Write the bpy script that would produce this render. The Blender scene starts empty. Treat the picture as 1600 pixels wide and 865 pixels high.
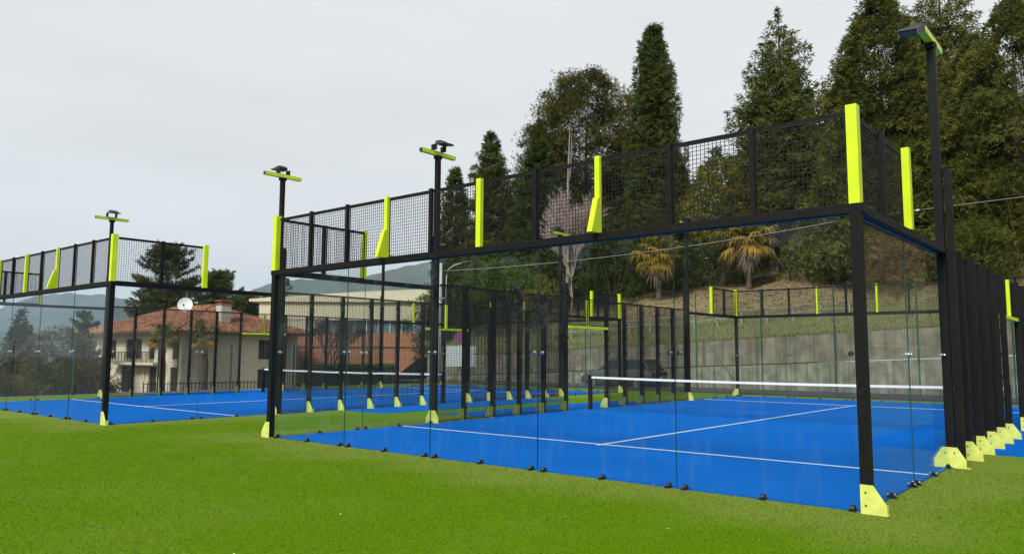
import bpy, math, random
import numpy as np
from mathutils import Vector, Matrix
random.seed(7)
RNG = np.random.default_rng(11)
R = math.radians
scene = bpy.context.scene
COL = scene.collection

# ------------------------------------------------------------------ camera
cam_d = bpy.data.cameras.new('camera'); cam = bpy.data.objects.new('camera', cam_d); COL.objects.link(cam)
YAW, PIT, ROL, FPX = -.6966, .1008, .0052, 1204.42
fw = Vector((math.sin(YAW)*math.cos(PIT), math.cos(YAW)*math.cos(PIT), math.sin(PIT)))
r0 = Vector((math.cos(YAW), -math.sin(YAW), 0)); u0 = r0.cross(fw)
rx = r0*math.cos(ROL)+u0*math.sin(ROL); uy = -r0*math.sin(ROL)+u0*math.cos(ROL)
m = Matrix((rx, uy, -fw)).transposed().to_4x4(); m.translation = (2.2789, -8.0441, 1.4913)
cam.matrix_world = m
cam_d.sensor_width = 36; cam_d.lens = 36*FPX/1600; cam_d.clip_start = .1; cam_d.clip_end = 40000
scene.camera = cam

# ------------------------------------------------------------------ sky, sun, exposure
SUN_DIR = Vector((.16, -.86, .74)).normalized()          # towards the sun
elev = math.asin(SUN_DIR.z); azim = math.atan2(SUN_DIR.x, SUN_DIR.y)
world = bpy.data.worlds.new('World'); scene.world = world; world.use_nodes = True
nt = world.node_tree; nt.nodes.clear()
def wn(t, **k):
    n = nt.nodes.new(t)
    for a, b in k.items(): setattr(n, a, b)
    return n
wo = wn('ShaderNodeOutputWorld'); bg = wn('ShaderNodeBackground'); bg.inputs['Strength'].default_value = .10
sky = wn('ShaderNodeTexSky', sky_type='NISHITA', sun_disc=False, sun_elevation=elev, sun_rotation=azim, dust_density=3.0, air_density=1.0)
tc = wn('ShaderNodeTexCoord'); mp = wn('ShaderNodeMapping'); mp.inputs['Scale'].default_value = (1.2, 1.2, 5.5)
nz = wn('ShaderNodeTexNoise'); nz.inputs['Scale'].default_value = 1.5; nz.inputs['Detail'].default_value = 4; nz.inputs['Roughness'].default_value = .55
cr = wn('ShaderNodeValToRGB'); cr.color_ramp.elements[0].position = .32; cr.color_ramp.elements[1].position = .70
cr.color_ramp.elements[0].color = (7.05, 7.12, 7.08, 1); cr.color_ramp.elements[1].color = (8.0, 8.1, 8.1, 1)
mx = wn('ShaderNodeMix', data_type='RGBA'); mx.inputs['Factor'].default_value = .93
nt.links.new(tc.outputs['Generated'], mp.inputs['Vector']); nt.links.new(mp.outputs['Vector'], nz.inputs['Vector'])
nt.links.new(nz.outputs['Fac'], cr.inputs['Fac']); nt.links.new(sky.outputs['Color'], mx.inputs['A']); nt.links.new(cr.outputs['Color'], mx.inputs['B'])
nt.links.new(mx.outputs['Result'], bg.inputs['Color']); nt.links.new(bg.outputs['Background'], wo.inputs['Surface'])
sun_d = bpy.data.lights.new('sun', 'SUN'); sun = bpy.data.objects.new('sun', sun_d); COL.objects.link(sun)
sun_d.energy = 3.3; sun_d.angle = R(16); sun_d.color = (1, .95, .86)
sun.rotation_euler = SUN_DIR.to_track_quat('Z', 'Y').to_euler()
scene.view_settings.view_transform = 'Standard'; scene.view_settings.look = 'None'
scene.view_settings.exposure = 0.2; scene.view_settings.gamma = 1; scene.view_settings.use_curve_mapping = False
scene.render.engine = 'CYCLES'
scene.cycles.transparent_max_bounces = 32; scene.cycles.max_bounces = 7; scene.cycles.diffuse_bounces = 3
scene.cycles.glossy_bounces = 4; scene.cycles.volume_bounces = 1

# ------------------------------------------------------------------ materials
MATS = {}
def mat(name, base, rough=.6, metal=0., noise=0., nscale=8., bump=0., bscale=60., spec=.5, base2=None, coords='Object'):
    if name in MATS: return MATS[name]
    M = bpy.data.materials.new(name); M.use_nodes = True; t = M.node_tree; P = t.nodes['Principled BSDF']
    P.inputs['Base Color'].default_value = (*base, 1); P.inputs['Roughness'].default_value = rough
    P.inputs['Metallic'].default_value = metal; P.inputs['Specular IOR Level'].default_value = spec
    co = t.nodes.new('ShaderNodeTexCoord')
    if noise or base2:
        n = t.nodes.new('ShaderNodeTexNoise'); n.inputs['Scale'].default_value = nscale; n.inputs['Detail'].default_value = 6
        t.links.new(co.outputs[coords], n.inputs['Vector'])
        mxx = t.nodes.new('ShaderNodeMix'); mxx.data_type = 'RGBA'
        b2 = base2 or tuple(max(0, c*(1-noise)) for c in base); b1 = base if base2 else tuple(min(1, c*(1+noise)) for c in base)
        mxx.inputs['A'].default_value = (*b1, 1); mxx.inputs['B'].default_value = (*b2, 1)
        rp = t.nodes.new('ShaderNodeMapRange'); rp.inputs['From Min'].default_value = .35; rp.inputs['From Max'].default_value = .65
        t.links.new(n.outputs['Fac'], rp.inputs['Value']); t.links.new(rp.outputs['Result'], mxx.inputs['Factor'])
        t.links.new(mxx.outputs['Result'], P.inputs['Base Color'])
    if bump:
        n2 = t.nodes.new('ShaderNodeTexNoise'); n2.inputs['Scale'].default_value = bscale; n2.inputs['Detail'].default_value = 4
        t.links.new(co.outputs[coords], n2.inputs['Vector'])
        bp = t.nodes.new('ShaderNodeBump'); bp.inputs['Strength'].default_value = bump; bp.inputs['Distance'].default_value = .02
        t.links.new(n2.outputs['Fac'], bp.inputs['Height']); t.links.new(bp.outputs['Normal'], P.inputs['Normal'])
    MATS[name] = M; return M

black = mat('black_powder_coat', (.0075, .008, .0085), .6, noise=.3, nscale=14, bump=.05, bscale=400, spec=.16)
wirem = mat('black_wire', (.008, .008, .009), .55, spec=.3)
blackp = mat('black_plastic', (.012, .012, .013), .35)
yellow = mat('neon_yellow_paint', (.62, .80, .004), .4, noise=.09, nscale=3)
footm = mat('pale_yellow_paint', (.66, .74, .17), .45, noise=.10, nscale=9)
steel = mat('steel', (.55, .56, .58), .28, metal=.9)
chrome = mat('polished_steel', (.75, .76, .78), .12, metal=1)
white = mat('white_paint', (.78, .79, .80), .6, noise=.06, nscale=6)
linem = mat('white_line_turf', (.62, .68, .72), .9, noise=.12, nscale=40, bump=.3, bscale=500)
tape = mat('white_net_tape', (.80, .81, .82), .7, noise=.05, nscale=5)
lampgrey = mat('lamp_grey', (.05, .055, .055), .5, noise=.2, spec=.3)
lens = mat('lamp_lens', (.06, .07, .06), .3, spec=.3)
greenpost = mat('green_post_paint', (.018, .075, .045), .5, noise=.15)
cablem = mat('cable_grey', (.36, .36, .35), .7)

def glass_mat():
    M = bpy.data.materials.new('tempered_glass'); M.use_nodes = True; t = M.node_tree; t.nodes.clear()
    o = t.nodes.new('ShaderNodeOutputMaterial'); tr = t.nodes.new('ShaderNodeBsdfTransparent'); gl = t.nodes.new('ShaderNodeBsdfGlossy')
    df = t.nodes.new('ShaderNodeBsdfDiffuse'); df.inputs['Color'].default_value = (.60, .66, .66, 1)
    tr.inputs['Color'].default_value = (.962, .984, .982, 1); gl.inputs['Roughness'].default_value = .004; gl.inputs['Color'].default_value = (.93, .97, 1, 1)
    lw = t.nodes.new('ShaderNodeLayerWeight'); lw.inputs['Blend'].default_value = .5
    pw = t.nodes.new('ShaderNodeMath'); pw.operation = 'POWER'; pw.inputs[1].default_value = 4.6; t.links.new(lw.outputs['Facing'], pw.inputs[0])
    fr = t.nodes.new('ShaderNodeMath'); fr.operation = 'MULTIPLY_ADD'; fr.inputs[1].default_value = .16; fr.inputs[2].default_value = .014; t.links.new(pw.outputs[0], fr.inputs[0])
    co = t.nodes.new('ShaderNodeTexCoord'); n = t.nodes.new('ShaderNodeTexNoise'); n.inputs['Scale'].default_value = 1.2; n.inputs['Detail'].default_value = 8
    gm = t.nodes.new('ShaderNodeMapping'); gm.inputs['Scale'].default_value = (7, 7, 1.1); t.links.new(co.outputs['Object'], gm.inputs['Vector']); t.links.new(gm.outputs['Vector'], n.inputs['Vector'])
    rp = t.nodes.new('ShaderNodeMapRange'); rp.inputs['From Min'].default_value = .52; rp.inputs['From Max'].default_value = .82; rp.inputs['To Min'].default_value = .002; rp.inputs['To Max'].default_value = .02
    t.links.new(n.outputs['Fac'], rp.inputs['Value'])
    m1 = t.nodes.new('ShaderNodeMixShader'); m2 = t.nodes.new('ShaderNodeMixShader')
    t.links.new(fr.outputs[0], m1.inputs['Fac']); t.links.new(tr.outputs[0], m1.inputs[1]); t.links.new(gl.outputs[0], m1.inputs[2])
    t.links.new(rp.outputs['Result'], m2.inputs['Fac']); t.links.new(m1.outputs[0], m2.inputs[1]); t.links.new(df.outputs[0], m2.inputs[2])
    t.links.new(m2.outputs[0], o.inputs['Surface']); return M
glass = glass_mat()
gedge = mat('glass_edge', (.02, .075, .07), .25)

def leaf_mat(name, c0, c1, c2, trans=.25):
    M = bpy.data.materials.new(name); M.use_nodes = True; t = M.node_tree; t.nodes.clear()
    o = t.nodes.new('ShaderNodeOutputMaterial'); at = t.nodes.new('ShaderNodeAttribute'); at.attribute_name = 'tint'
    rp = t.nodes.new('ShaderNodeValToRGB'); rp.color_ramp.elements[0].color = (*c0, 1); rp.color_ramp.elements[1].color = (*c2, 1)
    e = rp.color_ramp.elements.new(.5); e.color = (*c1, 1)
    d = t.nodes.new('ShaderNodeBsdfPrincipled'); d.inputs['Roughness'].default_value = .62; d.inputs['Specular IOR Level'].default_value = .06
    tl = t.nodes.new('ShaderNodeBsdfTranslucent'); mxs = t.nodes.new('ShaderNodeMixShader'); mxs.inputs['Fac'].default_value = trans
    t.links.new(at.outputs['Fac'], rp.inputs['Fac']); t.links.new(rp.outputs['Color'], d.inputs['Base Color']); t.links.new(rp.outputs['Color'], tl.inputs['Color'])
    t.links.new(d.outputs[0], mxs.inputs[1]); t.links.new(tl.outputs[0], mxs.inputs[2]); t.links.new(mxs.outputs[0], o.inputs['Surface'])
    return M

# ------------------------------------------------------------------ mesh helpers
class MB:
    def __init__(s): s.v = []; s.f = []; s.m = []
    def quad_faces(s, b, faces, mi):
        for f in faces: s.f.append(tuple(b+i for i in f)); s.m.append(mi)
    def box(s, x0, x1, y0, y1, z0, z1, mi=0):
        b = len(s.v)
        s.v += [(x0,y0,z0),(x1,y0,z0),(x1,y1,z0),(x0,y1,z0),(x0,y0,z1),(x1,y0,z1),(x1,y1,z1),(x0,y1,z1)]
        s.quad_faces(b, [(0,3,2,1),(4,5,6,7),(0,1,5,4),(1,2,6,5),(2,3,7,6),(3,0,4,7)], mi); return s
    def prism(s, pts, axis, a0, a1, mi=0):
        """polygon pts (2-D) extruded along axis 0/1/2 from a0 to a1"""
        b = len(s.v); n = len(pts)
        def mk(p, a): return {0:(a,p[0],p[1]), 1:(p[0],a,p[1]), 2:(p[0],p[1],a)}[axis]
        s.v += [mk(p,a0) for p in pts]+[mk(p,a1) for p in pts]
        s.f.append(tuple(b+i for i in reversed(range(n)))); s.m.append(mi)
        s.f.append(tuple(b+n+i for i in range(n))); s.m.append(mi)
        for i in range(n): j = (i+1) % n; s.f.append((b+i,b+j,b+n+j,b+n+i)); s.m.append(mi)
        return s
    def tube(s, pts, rad, n=6, mi=0, cap=True):
        b = len(s.v); K = len(pts); rad = rad if hasattr(rad,'__len__') else [rad]*K
        for k in range(K):
            p = Vector(pts[k]); d = (Vector(pts[min(k+1,K-1)])-Vector(pts[max(k-1,0)])).normalized()
            a = d.cross(Vector((0,0,1)) if abs(d.z) < .9 else Vector((1,0,0))).normalized(); c = d.cross(a)
            for i in range(n):
                t = 2*math.pi*i/n; q = p+(a*math.cos(t)+c*math.sin(t))*rad[k]; s.v.append(tuple(q))
        for k in range(K-1):
            for i in range(n):
                j = (i+1) % n; s.f.append((b+k*n+i,b+k*n+j,b+(k+1)*n+j,b+(k+1)*n+i)); s.m.append(mi)
        if cap:
            s.f.append(tuple(b+i for i in reversed(range(n)))); s.m.append(mi)
            s.f.append(tuple(b+(K-1)*n+i for i in range(n))); s.m.append(mi)
        return s
    def disc(s, c, axis, r, h, n=10, mi=0):
        d = {0:(1,0,0),1:(0,1,0),2:(0,0,1)}[axis]
        c = Vector(c); d = Vector(d); return s.tube([c-d*h/2, c+d*h/2], r, n, mi)
    def quad(s, a, b, c, d, mi=0):
        k = len(s.v); s.v += [a,b,c,d]; s.f.append((k,k+1,k+2,k+3)); s.m.append(mi); return s
    def mesh(s, name, mats, smooth=False, bevel=0):
        me = bpy.data.meshes.new(name); me.from_pydata([tuple(v) for v in s.v], [], s.f)
        for M in (mats if isinstance(mats,(list,tuple)) else [mats]): me.materials.append(M)
        me.polygons.foreach_set('material_index', s.m)
        if smooth: me.polygons.foreach_set('use_smooth', [True]*len(s.f))
        me.update(); return me
def obj(name, me, parent=None, loc=(0,0,0), rot=(0,0,0), scale=None):
    o = bpy.data.objects.new(name, me); COL.objects.link(o); o.location = loc; o.rotation_euler = rot
    if scale: o.scale = scale
    if parent is not None: o.parent = parent
    return o
def tag(o, label=None, cat=None, group=None, kind=None):
    if label: o['label'] = label
    if cat: o['category'] = cat
    if group: o['group'] = group
    if kind: o['kind'] = kind
    return o
def thing(name, label, cat, loc=(0,0,0), rz=0, group=None):
    o = obj(name, None, None, loc, (0,0,rz)); return tag(o, label, cat, group)
def tri_mesh(name, V, n_per, tint, M, smooth=False):
    """V: (N*n_per,3) vertices of separate polygons with n_per corners; tint per vertex"""
    nv = len(V); nf = nv//n_per
    me = bpy.data.meshes.new(name); me.vertices.add(nv); me.vertices.foreach_set('co', np.ascontiguousarray(V, dtype=np.float32).ravel())
    me.loops.add(nv); me.loops.foreach_set('vertex_index', np.arange(nv, dtype=np.int32))
    me.polygons.add(nf); me.polygons.foreach_set('loop_start', np.arange(0, nv, n_per, dtype=np.int32))
    me.polygons.foreach_set('loop_total', np.full(nf, n_per, dtype=np.int32))
    if tint is not None:
        a = me.attributes.new('tint', 'FLOAT', 'POINT'); a.data.foreach_set('value', np.ascontiguousarray(tint, dtype=np.float32))
    me.materials.append(M); me.update(calc_edges=True); return me

# ------------------------------------------------------------------ ground, courts
def smooth(a, b, x): t = np.clip((x-a)/(b-a), 0, 1); return t*t*(3-2*t)
def ground_z(x, y):
    x = np.asarray(x, float); y = np.asarray(y, float)
    d = np.maximum(np.maximum(-28.5-x, 0), np.maximum(-40-y, 0)*.3)
    z = -2.0*smooth(0, 9, d) - 38*smooth(22, 320, d)
    return z-.03
def hill_z(x, y):
    x = np.asarray(x, float); y = np.asarray(y, float); t = np.maximum(y-26, 0)
    zw = 2.10+.05*(np.clip(x, -30, 20)+15)
    h = zw+.42*np.minimum(t, 6)+.27*np.clip(t-6, 0, 22)+.10*np.clip(t-28, 0, 60)
    k = smooth(-40, -33, x); h = h*k+(ground_z(x, y)-.06)*(1-k)
    return h + .10*np.sin(x*1.3+y*.7)*smooth(1, 4, t)+.06*np.sin(x*2.9-y*2.1)*smooth(1, 4, t)
def grid_mesh(name, xs, ys, zf, M):
    X, Y = np.meshgrid(xs, ys); Z = zf(X, Y); V = np.stack([X, Y, Z], -1).reshape(-1, 3); nx, ny = len(xs), len(ys)
    i = np.arange(nx-1)[None, :]+np.arange(ny-1)[:, None]*nx
    F = np.stack([i, i+1, i+nx+1, i+nx], -1).reshape(-1, 4)
    me = bpy.data.meshes.new(name); me.from_pydata(V.tolist(), [], F.tolist()); me.materials.append(M)
    me.polygons.foreach_set('use_smooth', [True]*len(F)); me.update(); return me

def ground_material():
    M = mat('rough_ground', (.085, .10, .035), .95, base2=(.14, .115, .07), nscale=.25, bump=.6, bscale=6); return M
xs = np.concatenate([-np.geomspace(8500, 60, 26), np.linspace(-55, 30, 44), np.geomspace(34, 2900, 24)])
ys = np.concatenate([-np.geomspace(2900, 45, 24), np.linspace(-40, 60, 40), np.geomspace(66, 7500, 24)])
tag(obj('ground', grid_mesh('ground', xs, ys, ground_z, ground_material())), kind='structure')

X2, Y2 = -14.717, -.948
def turf_material(name, dark, light, dusty, blades):
    M = bpy.data.materials.new(name); M.use_nodes = True; t = M.node_tree; P = t.nodes['Principled BSDF']
    P.inputs['Roughness'].default_value = .85; P.inputs['Specular IOR Level'].default_value = .04
    co = t.nodes.new('ShaderNodeTexCoord')
    def noise(sc, det=5):
        n = t.nodes.new('ShaderNodeTexNoise'); n.inputs['Scale'].default_value = sc; n.inputs['Detail'].default_value = det
        t.links.new(co.outputs['Object'], n.inputs['Vector']); return n
    def mixc(f, a, b):
        q = t.nodes.new('ShaderNodeMix'); q.data_type = 'RGBA'; q.inputs['B'].default_value = (*b, 1)
        if isinstance(a, tuple): q.inputs['A'].default_value = (*a, 1)
        else: t.links.new(a, q.inputs['A'])
        t.links.new(f, q.inputs['Factor']); return q.outputs['Result']
    def rng(v, a, b, c=0, d=1):
        q = t.nodes.new('ShaderNodeMapRange'); 
        for k, w in zip(('From Min','From Max','To Min','To Max'), (a, b, c, d)): q.inputs[k].default_value = w
        t.links.new(v, q.inputs['Value']); return q.outputs['Result']
    c = mixc(rng(noise(90, 3).outputs['Fac'], .35, .65), dark, light)
    c = mixc(rng(noise(.6, 6).outputs['Fac'], .45, .80, 0, .22), c, dusty)
    if not blades:
        at = t.nodes.new('ShaderNodeAttribute'); at.attribute_name = 'dust'
        c = mixc(at.outputs['Fac'], c, dusty)
    else:
        at = t.nodes.new('ShaderNodeAttribute'); at.attribute_name = 'tint'
        c = mixc(rng(at.outputs['Fac'], 0, 1), c, dusty)
    t.links.new(c, P.inputs['Base Color'])
    if blades:      # short dense pile: blade normals lean towards the vertical
        ge = t.nodes.new('ShaderNodeNewGeometry'); va = t.nodes.new('ShaderNodeVectorMath'); va.operation = 'MULTIPLY_ADD'
        va.inputs[1].default_value = (.28, .28, .28); va.inputs[2].default_value = (0, 0, .75); vn = t.nodes.new('ShaderNodeVectorMath'); vn.operation = 'NORMALIZE'
        t.links.new(ge.outputs['Normal'], va.inputs[0]); t.links.new(va.outputs[0], vn.inputs[0]); t.links.new(vn.outputs[0], P.inputs['Normal'])
    if not blades:
        bp = t.nodes.new('ShaderNodeBump'); bp.inputs['Strength'].default_value = .7; bp.inputs['Distance'].default_value = .02
        t.links.new(noise(220, 3).outputs['Fac'], bp.inputs['Height']); t.links.new(bp.outputs['Normal'], P.inputs['Normal'])
    return M
T_D, T_L, T_S = (.090, .190, .0002), (.122, .244, .0003), (.200, .262, .048)
turf_m = turf_material('artificial_turf', T_D, T_L, T_S, False)
blade_m = turf_material('artificial_turf_blades', T_D, T_L, T_S, True)
def dust(x, y):
    """sand left on the turf round the cages"""
    d1 = np.maximum(np.maximum(-10-x, x-0), np.maximum(0-y, y-20)); d2 = np.maximum(np.maximum(X2-10-x, x-X2), np.maximum(Y2-y, y-Y2-20))
    d = np.minimum(d1, d2)+.22*np.sin(x*1.7+y)+.15*np.sin(x*4.1-y*2.3)
    v = .62*(1-smooth(.5, 1.6, d))
    return np.clip(v, 0, 1)
def turf_sheet():
    xs = np.arange(-26.6, 9.01, .3); ys = np.arange(-12, 21.01, .3)
    me = grid_mesh('turf', xs, ys, lambda X, Y: X*0, turf_m)
    n = len(me.vertices); co = np.zeros(n*3); me.vertices.foreach_get('co', co); co = co.reshape(-1, 3)
    a = me.attributes.new('dust', 'FLOAT', 'POINT'); a.data.foreach_set('value', dust(co[:,0], co[:,1]).astype(np.float32)); return me
tag(obj('turf', turf_sheet()), kind='structure')
def blades():
    n = 1080000; x = RNG.uniform(-18, 7, n); y = RNG.uniform(-7.5, 4, n)
    d = np.hypot(x-2.2, y+8); keep = RNG.random(n) < np.clip(1.1-d/21, .12, 1)
    inc = lambda x0, x1, y0, y1: (x > x0) & (x < x1) & (y > y0) & (y < y1)
    keep &= ~inc(-10.02, .02, 0, 20) & ~inc(X2-10, X2+.02, Y2, 20)
    keep &= (x < -9.9) | (y < .02) | (x > -.05)
    x, y = x[keep], y[keep]
    ns_ = 3500; x = np.append(x, RNG.uniform(-18, 7, ns_)); y = np.append(y, -5.05+RNG.normal(0, .007, ns_)); y[-ns_:] += .02*np.sin(x[-ns_:]*3)
    n = len(x); d = np.hypot(x-2.2, y+8)
    az = RNG.uniform(0, 2*np.pi, n); ln = RNG.uniform(.008, .0135, n); tilt = RNG.uniform(.4, .96, n); w = .0014+.00024*d
    seam = np.zeros(n)
    for ysm in (-5.05, -9.05): seam = np.maximum(seam, (np.abs(y-ysm-.02*np.sin(x*3)) < .016).astype(float)*1.0)
    ti = np.clip(dust(x, y)+seam+np.abs(RNG.normal(0, .20, n)), 0, 1)
    bx, by = np.cos(az), np.sin(az)
    V = np.zeros((n, 3, 3)); V[:,0] = np.stack([x-by*w, y+bx*w, np.zeros(n)], 1); V[:,1] = np.stack([x+by*w, y-bx*w, np.zeros(n)], 1)
    V[:,2] = np.stack([x+bx*ln*tilt, y+by*ln*tilt, ln*np.sqrt(1-(tilt*.9)**2)], 1)
    return tri_mesh('turf_pile', V.reshape(-1, 3), 3, np.repeat(ti, 3), blade_m)
tag(obj('turf_pile', blades()), 'short bright green artificial grass pile in front of the courts', 'turf', kind='stuff')
def litter():
    n = 46; x = RNG.uniform(-14, 4, n); y = RNG.uniform(-6.5, 0, n); V = np.zeros((n, 4, 3))
    for i in range(n):
        a = RNG.uniform(0, 6.3); s = RNG.uniform(.006, .016); c = np.array([x[i], y[i], .022])
        u = np.array([math.cos(a), math.sin(a), .2])*s; v = np.array([-math.sin(a), math.cos(a), .1])*s*.6
        V[i] = [c-u, c-v*.8, c+u, c+v]
    return tri_mesh('petal_litter', V.reshape(-1, 3), 4, None, mat('dry_petal', (.72, .68, .55), .8))
tag(obj('petal_litter', litter()), 'tiny pale petals scattered on the green turf', 'litter', kind='stuff')

blue = mat('blue_court_turf', (.0001, .104, .455), .9, base2=(.0004, .122, .505), nscale=.7, bump=.35, bscale=350, spec=.03)
def court_floor(ox, oy, who):
    b = MB().box(-10, 0, 0, 20, -.02, .006)
    b.box(-11.85, -10.001, 6, 14, -.02, .0055); b.box(.001, 1.85, 6, 14, -.02, .0055)
    fl = tag(obj('court_floor', b.mesh('court_floor', blue), None, (ox, oy, 0)), kind='structure')
    for y in (3.05, 16.95): obj('court_line', MB().box(-9.97, -.03, y-.03, y+.03, .004, .010).mesh('court_line', linem), fl)
    obj('court_line', MB().box(-5.03, -4.97, 3.0-.09, 17.09, .004, .0115).mesh('court_line', linem), fl)
court_floor(0, 0, 'near'); court_floor(X2, Y2, 'far')

# ------------------------------------------------------------------ court cages
HB, HT = 3.003, 3.98
MESH = {}
def shared(key, fn):
    if key not in MESH: MESH[key] = fn()
    return MESH[key]
def wire_panel(w, h, r=.0026):
    """panel in the XZ plane, x 0..w, z 0..h, 50 mm grid, thin frame"""
    b = MB()
    n = int(round(w/.05)); k = int(round(h/.05))
    def wire(p, q, off):
        i = len(b.v)
        if p[0] == q[0]: c = [(-r,-r+off),(r,-r+off),(r,r+off),(-r,r+off)]; A = [(p[0]+a, d, p[1]) for a, d in c]; B = [(q[0]+a, d, q[1]) for a, d in c]
        else: c = [(-r+off,-r),(r+off,-r),(r+off,r),(-r+off,r)]; A = [(p[0], a, p[1]+d) for a, d in c]; B = [(q[0], a, q[1]+d) for a, d in c]
        b.v += A+B
        for s in range(4): j = (s+1) % 4; b.f.append((i+s, i+j, i+4+j, i+4+s)); b.m.append(0)
    for s in range(1, n): wire((w*s/n, 0), (w*s/n, h), .002)
    for s in range(1, k): wire((0, h*s/k), (w, h*s/k), -.0022)
    t = .009
    b.box(0, t, -t, t, 0, h); b.box(w-t, w, -t, t, 0, h); b.box(t, w-t, -t, t, 0, t*2); b.box(t, w-t, -t, t, h-t*2, h)
    return b.mesh('mesh_panel', wirem)
def pane_mesh(w, h):
    b = MB().box(0, w, -.006, .006, 0, h); me = b.mesh('glass_pane', [glass, gedge])
    for p in me.polygons:
        if abs(p.normal.y) < .5: p.material_index = 1
    return me
def clip_mesh():
    b = MB()
    b.prism([(-.028,0),(.028,0),(.033,.020),(.022,.050),(-.004,.056),(-.024,.040),(-.033,.018)], 0, -.024, .024, 0)   # profile in (y,z)
    b.box(-.034, .034, -.055, .055, 0, .010, 0)
    b.disc((0, -.034, .034), 1, .009, .012, 8, 1); b.disc((0, .034, .034), 1, .009, .012, 8, 1)
    return b.mesh('clip', [blackp, steel])
def clamp_mesh():
    b = MB(); b.disc((0, -.013, 0), 1, .025, .014, 14, 1); b.disc((0, .013, 0), 1, .025, .014, 14, 1); b.disc((0, -.022, 0), 1, .013, .010, 10, 1); b.disc((0, .022, 0), 1, .013, .010, 10, 1)
    return b.mesh('clamp', [blackp, chrome])
def plate_mesh(kind):
    """upright trapezoid plate in XZ, outer side +x; kind 'one' or 'two' sided"""
    p = [(0,0),(.235,0),(.235,.10),(.118,.275),(0,.275)] if kind == 'one' else [(-.19,0),(.20,0),(.20,.11),(.095,.275),(-.085,.275),(-.19,.11)]
    b = MB().prism(p, 1, -.003, .003)
    b.box(.0005 if kind == 'one' else -.19, .24, -.0035, .075, 0, .007)
    if kind == 'one': b.box(.231, .2365, .003, .06, .006, .10)
    return b.mesh('base_plate', footm)
def bolt_mesh(): return MB().disc((0, 0, 0), 1, .011, .012, 8).mesh('bolt', steel)
def cage(ox, oy, label):
    root = thing('padel_cage', label, 'court cage', (ox, oy, 0), 0, 'glass and mesh court cages')
    def part(name, me, loc, rz=0, flip=False): return obj(name, me, root, loc, (0,0,rz), (-1,1,1) if flip else None)
    def boxpart(name, x0, x1, y0, y1, z0, z1, M, key=None):
        dims = (round(x1-x0,4), round(y1-y0,4), round(z1-z0,4), M.name, name)
        me = shared(dims, lambda: MB().box(0, x1-x0, 0, y1-y0, 0, z1-z0).mesh(name, M)); return part(name, me, (x0, y0, z0))
    PW = 1.992; PH = 2.885
    pm = shared('pane', lambda: pane_mesh(PW, PH)); cm = shared('clip', clip_mesh); km = shared('clamp', clamp_mesh)
    def pane(x, y, rz):
        p = part('glass_pane', pm, (x, y, .022), rz)
        for cx in (.10, PW/2, PW-.10): obj('clip', cm, p, (cx, 0, -.018))
        for cx in (.06, PW-.06): obj('clamp', km, p, (cx, 0, 1.50))
    for k in range(5): pane(-10+2*k+.004, 0, 0); pane(-10+2*k+.004, 20, 0)
    for s in (0, -10):
        for y in (0, 2, 16, 18): pane(s, y+.004, math.pi/2)
    # beams on top of the glass
    bz = HB-.085
    for y in (0, 20):
        sgn = -1 if y == 0 else 1
        y0, y1 = sorted((y+sgn*.10, y-sgn*.06)); boxpart('beam', -10.13, .13, y0, y1, bz, HB, black)
    for x in (0, -10):
        sgn = 1 if x == 0 else -1
        x0, x1 = sorted((x+sgn*.10, x-sgn*.06))
        for a, c in ((.063, 4.0), (16.0, 19.937)): boxpart('beam', x0, x1, a, c, bz+.002, HB-.002, black)
    # corner posts, yellow corner posts, plates
    pl1 = shared('plate1', lambda: plate_mesh('one')); pl2 = shared('plate2', lambda: plate_mesh('two')); bm_ = shared('bolt', bolt_mesh)
    def plate(x, y, side, kind='one'):
        p = part('base_plate', pl1 if kind == 'one' else pl2, (x, y, .004), 0, side < 0)
        for bz_ in (.085, .205):
            for bxx in ((.05,) if kind == 'one' else ((-.05, .06) if bz_ > .1 else ())): obj('bolt', bm_, p, (bxx, -.007, bz_))
    for x, side in ((0, 1), (-10, -1)):
        for y in (0, 20):
            x0 = x if side > 0 else x-.10; yy = y-.10 if y == 0 else y
            boxpart('post', x0, x0+.10, yy, yy+.10, 0.012, bz-.001, black)
            boxpart('yellow_post', x0-.001, x0+.105, yy-.004, yy+.105, HB+.002, HT+.03, yellow)
            plate(x, yy-.005, side)
    # upper mesh on the end walls, uprights each metre
    up = shared('up', lambda: wire_panel(.94, HT-HB-.05)); 
    brace = shared('brace', lambda: MB().prism([(0,0),(-.17,0),(-.115,0),(0,.33),(0,.42),(-.035,.42),(-.175,.02)][:1]+[(-.09,0),(-.175,0),(-.035,.44),(0,.44),(0,.30)], 0, 0, .075).mesh('brace', yellow))
    for y in (0, 20):
        sg = -1 if y == 0 else 1
        for k in range(10):
            part('mesh_panel', up, (-10+k+.03, y+sg*.02, HB+.005))
            if k:
                if k == 5: boxpart('yellow_post', -10+k-.042, -10+k+.042, *sorted((y+sg*.10, y+sg*.035)), HB+.001, HT+.005, yellow)
                elif k in (3, 7):
                    boxpart('yellow_post', -10+k-.036, -10+k+.036, *sorted((y+sg*.085, y+sg*.035)), HB+.001, HT+.005, yellow)
                    o = part('brace', brace, (-10+k-.0375, y+sg*.086, HB+.001), 0 if sg < 0 else math.pi)
                    if sg > 0: o.location.x += .075
                else: boxpart('upright', -10+k-.03, -10+k+.03, *sorted((y+sg*.08, y+sg*.032)), HB+.001, HT, black)
        boxpart('top_rail', -9.999, -.001, y+sg*.02-.011, y+sg*.02+.011, HT-.045, HT-.012, black)
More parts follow.
